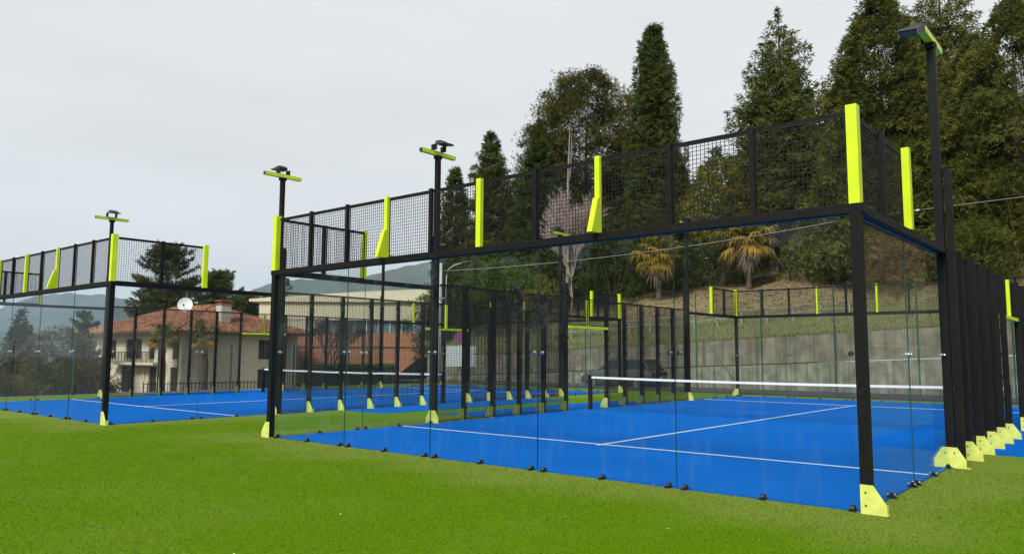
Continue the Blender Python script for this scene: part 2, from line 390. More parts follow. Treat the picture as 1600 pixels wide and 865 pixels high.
    for x, side in ((0, 1), (-10, -1)):
        for y in (0, 18):
            for k in range(2): part('mesh_panel', up, (x+side*.02, y+k+.03, HB+.005), math.pi/2)
            boxpart('upright', *sorted((x+side*.08, x+side*.032)), y+.97, y+1.03, HB+.001, HT, black)
            ye = y+2 if y == 0 else y
            boxpart('yellow_post', *sorted((x+side*.115, x+side*.03)), ye-.05, ye+.05, HB+.002, HT+.02, yellow)
            boxpart('top_rail', x+side*.02-.011, x+side*.02+.011, y+.052 if y == 0 else y+.04, y+1.95 if y == 0 else y+1.99, HT-.045, HT-.012, black)
    # mesh fence along the sides, posts each metre, gateway in the middle
    lo = shared('lo', lambda: wire_panel(.93, 3.0, .0034)); hd = shared('hd', lambda: wire_panel(.93, .70, .0034))
    def fpost():
        b = MB().box(0, .10, -.03, .03, 0, 3.045)
        for z in np.arange(.25, 3, .42): b.box(-.014, 0, -.036, .036, z, z+.07)
        return b.mesh('post', black)
    fpm = shared('fpost', fpost)
    for x, side in ((0, 1), (-10, -1)):
        for y in (4, 5, 6, 7, 8, 11, 12, 13, 14, 15): part('mesh_panel', lo, (x-side*.004, y+.035, .03), math.pi/2)
        for y in (5, 6, 7, 8, 9, 11, 12, 13, 14, 15):
            part('post', fpm, (x+side*.012, y, .008), 0, side < 0); plate(x+side*.010, y-.036, side)
        for y in (9, 10): part('mesh_panel', hd, (x-side*.004, y+.035, 2.31), math.pi/2)
        boxpart('yellow_header', *sorted((x-side*.03, x+side*.085)), 9.032, 10.968, 2.235, 2.30, yellow)
        boxpart('yellow_post', *sorted((x+side*.012, x+side*.072)), 9.965, 10.035, 2.302, 3.03, yellow)
        boxpart('top_rail', x-side*.004-.012, x-side*.004+.012, 4.12, 15.88, 3.035, 3.065, black)
    # stub posts carrying the lamp poles
    for x, side in ((0, 1), (-10, -1)):
        for y in (4, 16):
            st = shared('stub', lambda: MB().prism([(0,0),(.085,0),(.085,4.06),(.06,4.12),(0,4.16)], 1, -.045, .045).mesh('post', black))
            part('post', st, (x+side*.098, y+.06, .012), 0, side < 0); plate(x+side*.01, y-.05, side, 'two')
    return root
cage(0, 0, 'black cage with clear glass end wall and neon yellow posts, nearest court')
cage(X2, Y2, 'farther black cage on the left, glass and mesh with neon yellow posts')

# ------------------------------------------------------------------ nets
def net(ox, oy, label):
    root = thing('court_net', label, 'net', (ox, oy+10, 0), 0, 'white topped court nets')
    for x in (-9.95, -.05): obj('net_post', MB().box(x-.045, x+.045, -.045, .045, .008, .95).mesh('net_post', black), root)
    b = MB(); r = .0016; n = 216
    top = lambda x: .86-.035*(1-((x+5)/5)**2)
    xsn = np.linspace(-9.9, -.1, n)
    for x in xsn:
        i = len(b.v); h = top(x); b.v += [(x-r,-r,.02),(x+r,-r,.02),(x,r,.02),(x-r,-r,h),(x+r,-r,h),(x,r,h)]
        for s in range(3): j = (s+1) % 3; b.f.append((i+s,i+j,i+3+j,i+3+s)); b.m.append(0)
    for k in range(19):
        f = k/19; pts = [(x, .003, .02+(top(x)-.02)*f) for x in np.linspace(-9.9, -.1, 15)]; b.tube(pts, r, 3, 0, False)
    obj('net_mesh', b.mesh('net_mesh', wirem), root)
    b = MB(); q = np.linspace(-9.9, -.1, 31)
    for sgn in (-1, 1):
        for a, c in zip(q[:-1], q[1:]): b.quad((a,sgn*.012,top(a)),(c,sgn*.012,top(c)),(c,sgn*.010,top(c)+.055),(a,sgn*.010,top(a)+.055))
    for a, c in zip(q[:-1], q[1:]): b.quad((a,-.010,top(a)+.055),(c,-.010,top(c)+.055),(c,.010,top(c)+.055),(a,.010,top(a)+.055))
    obj('tape', b.mesh('tape', tape), root)
net(0, 0, 'black net with white top band across the nearest blue court')
net(X2, Y2, 'black net with white top band across the farther left court')

# ------------------------------------------------------------------ flood lights
def lamp_parts():
    h = MB()   # head points to -x from the bracket
    h.prism([(-.10,-.15),(-.38,-.17),(-.41,-.12),(-.41,.12),(-.38,.17),(-.10,.15)], 2, .0, .030, 0)
    h.prism([(-.34,.031),(-.09,.031),(-.06,.055),(-.09,.085),(-.22,.080),(-.31,.055)], 1, -.12, .12, 0)
    for k in range(4): h.box(-.20+.03*k, -.19+.03*k, -.10, .10, .078, .10, 0)
    L = MB().box(-.37, -.13, -.125, .125, -.008, -.001)
    br = MB().box(-.16, .02, -.150, -.140, -.11, .03).box(-.16, .02, .140, .150, -.11, .03).box(-.03, .03, -.15, .15, -.115, -.10)
    return h.mesh('lamp_head', lampgrey), L.mesh('lens', lens), br.mesh('bracket', black)
LH, LL, LB = lamp_parts()
def flood(ox, oy, x, y, side, label, tilt):
    root = thing('flood_light', label, 'flood light', (ox+x, oy+y, 0), 0 if side > 0 else math.pi, 'flood lights on the cage corners')
    obj('pole', shared('pole', lambda: MB().box(-.035, .075, -.045, .045, .012, 5.97).mesh('pole', black)), root)
    obj('pole_cap', shared('pcap', lambda: MB().prism([(-.05,5.97),(-.035,5.90),(.075,5.90),(.09,5.97)], 1, -.08, .08).mesh('pole_cap', black)), root)
    am = shared('arm', lambda: MB().box(-.03, .07, -.53, .53, 5.972, 6.06).mesh('arm', yellow)); obj('arm', am, root)
    em = shared('armcap', lambda: MB().box(-.027, .067, -.003, .003, 5.975, 6.057).mesh('end_cap', blackp))
    for ey in (-.5335, .5335): obj('end_cap', em, root, (0, ey, 0))
    obj('bracket', LB, root, (.02, .05, 6.17))
    hd = obj('lamp_head', LH, root, (.02, .05, 6.20), (0, R(tilt), 0)); obj('lens', LL, hd)
for ox, oy, who in ((0, 0, 'nearest cage'), (X2, Y2, 'far left cage')):
    for x, side in ((0, 1), (-10, -1)):
        for y in (4, 16):
            w = {('nearest cage',0,4): 'tallest looking flood light, at right edge beside the dark conifers', ('nearest cage',-10,4): 'flood light standing behind the middle of the near glass wall',
                 ('nearest cage',0,16): 'flood light at the far right corner of the nearest cage', ('nearest cage',-10,16): 'flood light pole at far left corner of nearest court, before palms',
                 ('far left cage',0,4): 'flood light above the left corner of the nearest cage', ('far left cage',-10,4): 'leftmost flood light, above corner of the far left cage',
                 ('far left cage',0,16): 'distant flood light behind far left court, before dark shrubs', ('far left cage',-10,16): 'distant flood light pole in front of the brick building'}[(who, x, y)]
            if x == 0 and y == 16 and who == 'nearest cage': continue
            flood(ox, oy, x, y+.02, side, w, {0: 4, -10: -6}[x])

# ------------------------------------------------------------------ retaining wall, hillside, railing, mesh fence behind
conc = mat('old_concrete', (.30, .295, .235), .9, base2=(.15, .15, .11), nscale=2.2, bump=.6, bscale=25)
def conc_detail(M, kx=1.0):
    t = M.node_tree; P = t.nodes['Principled BSDF']; src = P.inputs['Base Color'].links[0].from_socket
    co = t.nodes.new('ShaderNodeTexCoord'); mp_ = t.nodes.new('ShaderNodeMapping'); mp_.inputs['Scale'].default_value = (3.6, 3.6, .16)
    n = t.nodes.new('ShaderNodeTexNoise'); n.inputs['Scale'].default_value = 1.5; n.inputs['Detail'].default_value = 7
    t.links.new(co.outputs['Object'], mp_.inputs['Vector']); t.links.new(mp_.outputs['Vector'], n.inputs['Vector'])
    rr = t.nodes.new('ShaderNodeMapRange'); rr.inputs['From Min'].default_value = .44; rr.inputs['From Max'].default_value = .68; rr.inputs['To Max'].default_value = .9
    t.links.new(n.outputs['Fac'], rr.inputs['Value'])
    q = t.nodes.new('ShaderNodeMix'); q.data_type = 'RGBA'; q.inputs['B'].default_value = (.085, .078, .055, 1)
    t.links.new(src, q.inputs['A']); t.links.new(rr.outputs['Result'], q.inputs['Factor']); t.links.new(q.outputs['Result'], P.inputs['Base Color'])
conc_detail(conc)
def wall_top(x): return 2.10+.05*(min(max(x,-30),20)+15)
wall = thing('retaining_wall', 'long stained concrete retaining wall below the dry slope', 'wall', (0, 26, 0))
xw = np.linspace(-33, 16, 50)
def wall_course(z0f, z1f, y0, y1, M):
    b = MB(); n = len(xw)
    for x in xw: b.v += [(x,y0,z0f(x)),(x,y0,z1f(x)),(x,y1,z1f(x)),(x,y1,z0f(x))]
    for i in range(n-1):
        for s in range(4): b.f.append((4*i+s, 4*i+4+s, 4*i+4+(s+1) % 4, 4*i+(s+1) % 4)); b.m.append(0)
    b.f += [(0,1,2,3), (4*n-1,4*n-2,4*n-3,4*n-4)]; b.m += [0, 0]
    return b.mesh('course', M)
jz = lambda x: .97+.046*(x+15)
obj('lower_course', wall_course(lambda x: -.3, lambda x: jz(x)-.02, -.15, .5, conc), wall)
conc_up = mat('old_concrete_upper', (.27, .235, .175), .9, base2=(.15, .13, .095), nscale=1.8, bump=.7, bscale=25); conc_detail(conc_up)
obj('upper_course', wall_course(lambda x: jz(x)+.02, lambda x: wall_top(x)+.03, -.09, .5, conc_up), wall)
leafy = mat('dry_leaf_slope', (.27, .19, .10), .95, base2=(.16, .13, .06), nscale=1.3, bump=.9, bscale=9)
def slope_mix(M):
    t = M.node_tree; P = t.nodes['Principled BSDF']; src = P.inputs['Base Color'].links[0].from_socket
    co = t.nodes.new('ShaderNodeTexCoord'); n = t.nodes.new('ShaderNodeTexNoise'); n.inputs['Scale'].default_value = 7; n.inputs['Detail'].default_value = 8
    t.links.new(co.outputs['Object'], n.inputs['Vector'])
    rr = t.nodes.new('ShaderNodeMapRange'); rr.inputs['From Min'].default_value = .5; rr.inputs['From Max'].default_value = .7; rr.inputs['To Max'].default_value = .8
    t.links.new(n.outputs['Fac'], rr.inputs['Value'])
    q = t.nodes.new('ShaderNodeMix'); q.data_type = 'RGBA'; q.inputs['B'].default_value = (.30, .22, .115, 1)
    t.links.new(src, q.inputs['A']); t.links.new(rr.outputs['Result'], q.inputs['Factor']); t.links.new(q.outputs['Result'], P.inputs['Base Color'])
slope_mix(leafy)
def verge(M):
    t = M.node_tree; P = t.nodes['Principled BSDF']; src = P.inputs['Base Color'].links[0].from_socket
    co = t.nodes.new('ShaderNodeTexCoord'); sx = t.nodes.new('ShaderNodeSeparateXYZ'); t.links.new(co.outputs['Object'], sx.inputs[0])
    n = t.nodes.new('ShaderNodeTexNoise'); n.inputs['Scale'].default_value = 1.1; n.inputs['Detail'].default_value = 6; t.links.new(co.outputs['Object'], n.inputs['Vector'])
    ad = t.nodes.new('ShaderNodeMath'); ad.operation = 'MULTIPLY_ADD'; ad.inputs[1].default_value = 4.5; t.links.new(n.outputs['Fac'], ad.inputs[0]); t.links.new(sx.outputs['Y'], ad.inputs[2])
    rr = t.nodes.new('ShaderNodeMapRange'); rr.inputs['From Min'].default_value = 31.2; rr.inputs['From Max'].default_value = 33.2; rr.inputs['To Min'].default_value = .85; rr.inputs['To Max'].default_value = 0; t.links.new(ad.outputs[0], rr.inputs['Value'])
    q = t.nodes.new('ShaderNodeMix'); q.data_type = 'RGBA'; q.inputs['B'].default_value = (.125, .135, .05, 1)
    t.links.new(src, q.inputs['A']); t.links.new(rr.outputs['Result'], q.inputs['Factor']); t.links.new(q.outputs['Result'], P.inputs['Base Color'])
verge(leafy)
hx = np.concatenate([np.linspace(-52, -34, 14), np.linspace(-33, 20, 90), np.linspace(22, 90, 18)]); hy = np.concatenate([np.linspace(26.12, 46, 60), np.linspace(47, 115, 24)])
tag(obj('hillside', grid_mesh('hillside', hx, hy, hill_z, leafy)), kind='structure')
drym = leaf_mat('dry_grass', (.085, .105, .025), (.22, .20, .07), (.36, .28, .12), .2)
def dry_grass():
    n = 170000; x = RNG.uniform(-34, 14, n); t = RNG.random(n)**1.7*16+.02; y = 26.1+t
    dens = np.where(t < 4.5, 1, .22); k = RNG.random(n) < dens; x, y, t = x[k], y[k], t[k]; n = len(x)
    ln = np.where(t < 4.2, RNG.uniform(.06, .24, n), RNG.uniform(.03, .10, n)); az = RNG.uniform(0, 6.283, n); lean = RNG.uniform(.2, 1.0, n)
    w = RNG.uniform(.005, .013, n); z = hill_z(x, y)-.03; dx, dy = np.cos(az), np.sin(az)
    droop = np.where(t < .5, -.25, 0)
    V = np.zeros((n, 3, 3)); V[:,0] = np.stack([x-dy*w, y+dx*w, z], 1); V[:,1] = np.stack([x+dy*w, y-dx*w, z], 1)
    V[:,2] = np.stack([x+dx*ln*lean, y+dy*ln*lean-np.where(t < .5, .12, 0), z+ln*(1-.55*lean)+droop*ln], 1)
    ti = np.clip(RNG.normal(.5, .22, n)+np.where((t > .4) & (t < 4.0), -.32, .05), 0, 1)
    return tri_mesh('dry_grass', V.reshape(-1, 3), 3, np.repeat(ti, 3), drym)
tag(obj('dry_grass', dry_grass()), 'dry yellow grass tufts along the top of the concrete wall', 'grass', kind='stuff')
# fallen leaves
def fallen():
    n = 26000; x = RNG.uniform(-32, 12, n); y = 29+RNG.random(n)*17; z = hill_z(x, y)+.03; a = RNG.uniform(0, 6.283, n); s = RNG.uniform(.03, .085, n)
    t1 = RNG.uniform(-.5, .5, n)*s; t2 = RNG.uniform(-.5, .5, n)*s; c, d = np.cos(a)*s, np.sin(a)*s
    V = np.stack([np.stack([x-c, y-d, z-t1+.02], 1), np.stack([x+d*.5, y-c*.5, z+t2+.02], 1), np.stack([x+c, y+d, z+t1+.02], 1), np.stack([x-d*.5, y+c*.5, z-t2+.02], 1)], 1)
    return tri_mesh('fallen_leaves', V.reshape(-1, 3), 4, np.repeat(RNG.random(n), 4), leaf_mat('fallen_leaf', (.16, .095, .045), (.31, .205, .105), (.42, .31, .18), .1))
tag(obj('fallen_leaves', fallen()), 'brown fallen leaves covering the slope above the wall', 'leaves', kind='stuff')
railw = mat('weathered_rail', (.27, .255, .23), .8, noise=.2, nscale=10)
rail = thing('slope_railing', 'weathered pale wooden railing on the slope above the wall', 'railing')
rp = [(-24.5+1.25*k, 27.75+.03*k) for k in range(14)]
for k, (x, y) in enumerate(rp):
    z = float(hill_z(x, y)); obj('rail_post', MB().box(x-.04, x+.04, y-.04, y+.04, z-.2, z+.72+random.uniform(-.03, .03)).mesh('rail_post', railw), rail)
    if k:
        a, b_ = rp[k-1], rp[k]; za, zb = float(hill_z(*a)), float(hill_z(*b_))
        for h in (.66, .34): obj('rail', MB().tube([(a[0],a[1]-.07,za+h),(b_[0],b_[1]-.07,zb+h)], .03, 6).mesh('rail', railw), rail)
# green chain fence
cw = mat('fence_wire', (.10, .13, .11), .5)
def chain_panel(w, h):
    b = MB(); s = .11; r = .0022
    def seg(a, c):
        i = len(b.v)
        for p in (a, c): b.v += [(p[0]-r,0,p[1]), (p[0],-r,p[1]+r), (p[0]+r,0,p[1])]
        for k in range(3): j = (k+1) % 3; b.f.append((i+k,i+j,i+3+j,i+3+k)); b.m.append(0)
    for k in range(int(-h/s), int(w/s)+1):
        x0 = k*s
        a = max(0, -x0); c = min(h, w-x0)
        if c > a: seg((x0+a, a), (x0+c, c)); seg((w-x0-a, a), (w-x0-c, c))
    return b.mesh('wire_net', cw)
def chain_fence(pts, h, label, braces=(), name='chain_fence'):
    f = thing(name, label, 'fence', (pts[0][0], pts[0][1], 0)); o0 = Vector((pts[0][0], pts[0][1], 0)); pm_ = {}
    for k, p in enumerate(pts):
        q = Vector((p[0], p[1], p[2] if len(p) > 2 else 0))-o0
        obj('fence_post', shared(('cfp', h), lambda: MB().tube([(0,0,0),(0,0,h)], .03, 8).mesh('fence_post', greenpost)), f, q)
        if k in braces:
            d = Vector((pts[k+1][0]-p[0], pts[k+1][1]-p[1], 0)).normalized() if k+1 < len(pts) else Vector((1,0,0))
            obj('brace', MB().tube([q+Vector((0,0,h*.66)), q+d*2.0], .02, 6).mesh('brace', greenpost), f)
        if k:
            a = Vector((pts[k-1][0], pts[k-1][1], q.z)); d = Vector((p[0], p[1], q.z))-a; L = d.length
            obj('wire_net', shared(('cw', round(L, 1), h), lambda: chain_panel(L, h-.05)), f, Vector((a.x-o0.x, a.y-o0.y, q.z)), (0, 0, math.atan2(d.y, d.x)))
chain_fence([(-18.0+2.78*k, 21.5, 0) for k in range(10)], 4.1, 'tall green wire fence with slanted braces behind the nearest court', braces=(0, 2, 7))
chain_fence([(-27.0, -6+3*k, -.02) for k in range(9)], 1.9, 'low green wire fence left of the farther court', name='boundary_fence')
road = mat('asphalt', (.055, .055, .055), .9, noise=.25, nscale=6, bump=.4, bscale=60)
tag(obj('road', MB().box(-32, 14, 22.2, 25.85, -.02, .02).mesh('road', road)), kind='structure')

# ------------------------------------------------------------------ foliage generators
def sprig_mesh(name, P, D, size, tint, M, n=3, width=.21, spread=.75, rng=RNG):
    N = len(P); D = D/np.linalg.norm(D, axis=1, keepdims=True)
    rnd = rng.normal(size=(N, 3)); S = np.cross(D, rnd); S /= np.linalg.norm(S, axis=1, keepdims=True)+1e-9
    W = np.cross(D, S)
    V = np.zeros((N, n, 3, 3)); sz = size[:, None]
    for k in range(n):
        a = (k-(n-1)/2)/max(1, (n-1)/2)*spread if n > 1 else 0
        a = a+rng.normal(0, .15, N); l = sz*rng.uniform(.65, 1.1, (N, 1))
        tip = P+(D*np.cos(a)[:, None]+S*np.sin(a)[:, None]+W*rng.normal(0, .2, (N, 1)))*l
        side = S*np.cos(a)[:, None]-D*np.sin(a)[:, None]
        mid = P+(tip-P)*.45
        V[:, k, 0] = P; V[:, k, 1] = mid+side*l*width; V[:, k, 2] = tip
        if k % 2: V[:, k, 1] = mid-side*l*width
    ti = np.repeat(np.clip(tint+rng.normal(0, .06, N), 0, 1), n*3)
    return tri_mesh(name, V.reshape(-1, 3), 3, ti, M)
bark = mat('bark', (.085, .065, .048), .95, noise=.35, nscale=5, bump=.9, bscale=18)
palebark = mat('pale_bark', (.25, .225, .19), .9, noise=.25, nscale=6, bump=.6, bscale=20)
def trunk_mesh(H, r, M=bark, lean=0):
    pts = [(lean*s*s*H+.03*math.sin(s*9), .03*math.cos(s*7), -.5+(H+.5)*s) for s in np.linspace(0, 1, 9)]
    return MB().tube(pts, [r*(1.25 if i == 0 else 1)*(1-.93*s) for i, s in enumerate(np.linspace(0, 1, 9))], 9, 0).mesh('trunk', M, True)
def tree(name, label, cat, loc, crown_me, trunk_me, group='trees'):
    t = thing(name, label, cat, loc, 0, group)
    obj('trunk', trunk_me, t); obj('crown', crown_me, t); return t
def conifer(H, Rm, M, n_br=240, per=70, droop=.45, e0=(.45, -.25), prof=.85, t0=.06, sz=(.22, .42), hang=.5, tint=.5, seed=0, lat=.24, bottom=1.0, irregular=.15):
    g = np.random.default_rng(seed); t = t0+(1-t0)*(1-np.sqrt(1-g.random(n_br)*.995)) if prof >= .7 else t0+(1-t0)*g.random(n_br)
    t = np.sort(t); az = np.arange(n_br)*2.399+g.uniform(-.5, .5, n_br)
    L = Rm*np.clip(1-t, 0, 1)**prof*np.where(t < .25, bottom+(1-bottom)*t/.25, 1)*g.uniform(1-irregular*2, 1+irregular, n_br)+.12
    el = e0[1]+(e0[0]-e0[1])*t
    K = np.maximum((per*L/Rm*1.7).astype(int), 10); idx = np.repeat(np.arange(n_br), K); N = len(idx)
    s = g.random(N)**.75; Li = L[idx]; hor = np.stack([np.cos(az), np.sin(az)], 1)[idx]; per2 = np.stack([-hor[:,1], hor[:,0]], 1)
    lt = g.normal(0, 1, N)*lat*Li*np.clip(1.15-s, .12, 1); rise = Li*(s*np.tan(el[idx])-droop*s**2+.18*s**3)
    hg = g.random(N)**2*hang*np.minimum(Li, 1.6)*.6
    P = np.zeros((N, 3)); P[:, :2] = hor*(Li*s)[:, None]+per2*lt[:, None]; P[:, 2] = H*t[idx]+rise-hg+g.normal(0, .05, N)
    D = np.zeros((N, 3)); D[:, :2] = hor*.8+per2*(np.sign(lt)*.55)[:, None]+g.normal(0, .3, (N, 2)); D[:, 2] = -.25-hang*g.random(N)*1.1
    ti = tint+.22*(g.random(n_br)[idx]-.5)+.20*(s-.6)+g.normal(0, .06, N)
    top = np.stack([g.normal(0, .06, 60), g.normal(0, .06, 60), H*(1-.06*g.random(60))], 1); P = np.vstack([P, top]); D = np.vstack([D, np.stack([g.normal(0, .5, 60), g.normal(0, .5, 60), np.ones(60)*.6], 1)])
    ti = np.append(ti, np.full(60, tint)); N += 60
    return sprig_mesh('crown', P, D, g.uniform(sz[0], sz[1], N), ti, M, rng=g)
def clumpy(H, Rm, M, n_cl=620, per=34, z0=.02, profile=None, cl=(.45, .95), sz=(.16, .32), fall=.5, tint=.5, seed=0, inner=.45, lump=.22, tvar=.40, up=0., flat=.42):
    g = np.random.default_rng(seed); profile = profile or (lambda t: np.clip(1-t, 0, 1)**.6)
    t = g.random(n_cl*3); w = profile(t); keep = g.random(n_cl*3) < np.clip(w/np.max(w)+.12, 0, 1); t = t[keep][:n_cl]; n = len(t)
    az = g.uniform(0, 2*np.pi, n); ph = g.uniform(0, 6.28, 4)
    lm = 1+lump*(np.sin(az*3+ph[0]+t*9)*.5+np.sin(az*5+ph[1]-t*14)*.5)+g.normal(0, .06, n)
    rr = Rm*profile(t)*lm*(inner+(1-inner)*np.sqrt(g.random(n)))
    C = np.stack([rr*np.cos(az), rr*np.sin(az), H*(z0+(1-z0)*t)], 1); cs = g.uniform(cl[0], cl[1], n)*(.55+.45*np.clip(profile(t)/np.max(w), 0, 1))
    out = np.stack([np.cos(az), np.sin(az), np.zeros(n)+up], 1); ct = tint+tvar*(g.random(n)-.5)
    idx = np.repeat(np.arange(n), per); N = len(idx); q = g.normal(0, .5, (N, 3)); q[:, 2] *= flat
    P = C[idx]+q*cs[idx][:, None]; drop = ((q*out[idx]).sum(1))*.35*cs[idx]; P[:, 2] -= drop*fall*2.4
    D = out[idx]*.8+q*.9+g.normal(0, .28, (N, 3)); D[:, 2] += -fall*g.random(N)*1.3+up*.4
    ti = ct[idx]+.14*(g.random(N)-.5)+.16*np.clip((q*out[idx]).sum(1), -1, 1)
    return sprig_mesh('crown', P, D, g.uniform(sz[0], sz[1], N), ti, M, rng=g)

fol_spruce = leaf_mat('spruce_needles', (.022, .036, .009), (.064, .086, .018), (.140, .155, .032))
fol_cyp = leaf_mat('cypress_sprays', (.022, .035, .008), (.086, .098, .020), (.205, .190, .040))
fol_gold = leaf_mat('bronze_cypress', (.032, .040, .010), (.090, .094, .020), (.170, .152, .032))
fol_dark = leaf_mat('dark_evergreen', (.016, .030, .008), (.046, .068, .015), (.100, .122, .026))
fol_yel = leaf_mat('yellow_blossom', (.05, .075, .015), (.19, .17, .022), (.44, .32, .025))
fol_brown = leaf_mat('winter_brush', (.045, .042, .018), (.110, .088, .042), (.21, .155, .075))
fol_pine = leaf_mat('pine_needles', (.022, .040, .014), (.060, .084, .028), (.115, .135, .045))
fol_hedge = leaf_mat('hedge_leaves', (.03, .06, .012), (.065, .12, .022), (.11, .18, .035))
def hz(x, y): return float(hill_z(x, y))
def gz(x, y): return float(ground_z(x, y))

def pixel_free_tree(kind, x, y, top, label, cat='tree', z=None, name='conifer_tree', group='conifers on the slope', **k):
    z = hz(x, y) if z is None else z; H = top-z; tr = k.pop('tr', .022*H)
    me = (conifer if kind == 'c' else clumpy)(H, **k)
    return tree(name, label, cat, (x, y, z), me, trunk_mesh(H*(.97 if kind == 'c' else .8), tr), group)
T = pixel_free_tree
cypp = lambda t: np.clip(np.minimum(1, (1-t)*1.55), 0, 1)**.8
# right group
T('l', -8.4, 35.5, 21.2, 'broad dark cypress rising behind the yellow corner post of near cage', Rm=4.5, M=fol_cyp, n_cl=900, per=42, profile=lambda t: np.clip((1-t)*1.75, 0, 1)**.75*(.80+.2*np.cos(t*6)), cl=(.5, 1.0), sz=(.20, .38), fall=.85, tint=.46, seed=3, tr=.42)
T('c', -7.3, 46.3, 27.5, 'tall open spruce seen above the right flood light', Rm=5.2, M=fol_cyp, n_br=260, per=120, droop=.35, hang=.8, tint=.58, seed=4, sz=(.22, .42), prof=.7, tr=.30)
T('l', -2.6, 37.8, 20.2, 'dense pointed cypress at the far right edge', Rm=4.5, M=fol_cyp, n_cl=880, per=42, profile=lambda t: np.clip((1-t)*1.45, 0, 1)**.8, cl=(.45, .95), sz=(.18, .36), fall=.95, tint=.50, seed=5, tr=.40)
T('l', -4.6, 39.6, 19.4, 'narrow pointed cypress left of the one at the right edge', Rm=3.0, M=fol_cyp, n_cl=700, per=30, profile=lambda t: np.clip((1-t)*1.5, 0, 1)**.8, cl=(.4, .8), sz=(.18, .34), fall=1.0, tint=.44, seed=6, tr=.28)
T('l', 1.8, 39.0, 17.5, 'cypress cut by the right edge of the view', Rm=4.0, M=fol_cyp, n_cl=800, per=28, profile=lambda t: np.clip((1-t)*1.5, 0, 1)**.8, cl=(.5, 1.0), sz=(.2, .38), fall=.9, tint=.5, seed=7, tr=.36)
T('c', -15.4, 39.8, 23.9, 'open spruce with layered drooping branches and bare lower trunk', Rm=5.4, M=fol_spruce, n_br=270, per=120, droop=.42, hang=1.2, tint=.56, seed=8, t0=.28, prof=.72, sz=(.24, .46), tr=.36, bottom=.75, irregular=.22)
T('c', -24.0, 38.9, 25.0, 'tall narrow dark spruce in the middle of the slope', Rm=2.55, M=fol_spruce, n_br=460, per=60, droop=.75, hang=1.1, tint=.44, seed=9, prof=.42, sz=(.22, .44), lat=.34, irregular=.18, tr=.3)
T('l', -31.8, 41.8, 24.0, 'round topped bronze green cypress beside the tall narrow spruce', Rm=3.5, M=fol_gold, n_cl=400, per=105, profile=lambda t: np.where(t > .5, np.sqrt(np.clip(1-((t-.66)/.35)**2, 0, 1)), .45+.5*t), cl=(.75, 1.35), sz=(.20, .36), fall=.30, tint=.50, seed=10, lump=.30, tr=.34, inner=.5, tvar=.5, flat=.55)
T('c', -35.4, 40.4, 20.6, 'slim conifer left of the round topped cypress', Rm=2.0, M=fol_spruce, n_br=260, per=60, droop=.5, hang=.8, tint=.5, seed=12, prof=.55, irregular=.3)
T('l', -33.6, 38.8, 19.6, 'bronze cypress lower than the round topped one', Rm=2.5, M=fol_gold, n_cl=360, per=40, profile=lambda t: np.sqrt(np.clip(1-((t-.6)/.42)**2, 0, 1)), cl=(.5, .95), sz=(.17, .3), fall=.4, tint=.36, seed=13)
T('c', -36.6, 35.8, 18.7, 'pointed dark conifer right of the middle flood light', Rm=3.7, M=fol_spruce, n_br=340, per=85, droop=.3, hang=.7, tint=.52, seed=14, prof=.62, irregular=.22)
T('c', -38.9, 34.3, 15.9, 'small pointed conifer just behind the middle flood light', Rm=3.1, M=fol_spruce, n_br=300, per=75, droop=.3, hang=.7, tint=.46, seed=15, prof=.62, irregular=.25)
T('c', -39.6, 42.0, 14.5, 'spreading conifer in the row right of the brick building', Rm=3.8, M=fol_dark, n_br=260, per=75, droop=.3, hang=.6, tint=.5, seed=16, prof=.6)
T('c', -31.6, 35.6, 17.2, 'dark conifer behind the mesh left of the bare tree', Rm=3.4, M=fol_dark, n_br=320, per=80, droop=.3, hang=.6, tint=.5, seed=17, prof=.6)
T('c', -28.4, 43.8, 19.0, 'dark conifer filling the gap below the round topped cypress', Rm=4.2, M=fol_dark, n_br=340, per=80, droop=.4, hang=.7, tint=.5, seed=18, prof=.5)
T('c', -20.4, 47.5, 15.0, 'low broad conifer behind the yellow blossom tree', Rm=4.0, M=fol_dark, n_br=300, per=70, droop=.4, hang=.7, tint=.45, seed=19, prof=.55)
T('c', -11.8, 42.2, 19.5, 'dim conifer between open spruce and broad cypress', Rm=3.8, M=fol_dark, n_br=340, per=80, droop=.6, hang=1.0, tint=.5, seed=20, prof=.5)
T('l', -18.0, 36.4, 13.6, 'yellow blossoming tree behind the mesh, left of the open spruce', 'tree', Rm=1.9, M=fol_yel, n_cl=210, per=36, profile=lambda t: np.sqrt(np.clip(1-((t-.62)/.42)**2, 0, 1)), cl=(.35, .7), sz=(.12, .24), fall=.5, tint=.36, seed=21, name='blossom_tree', group='small trees on the slope', tvar=.6)
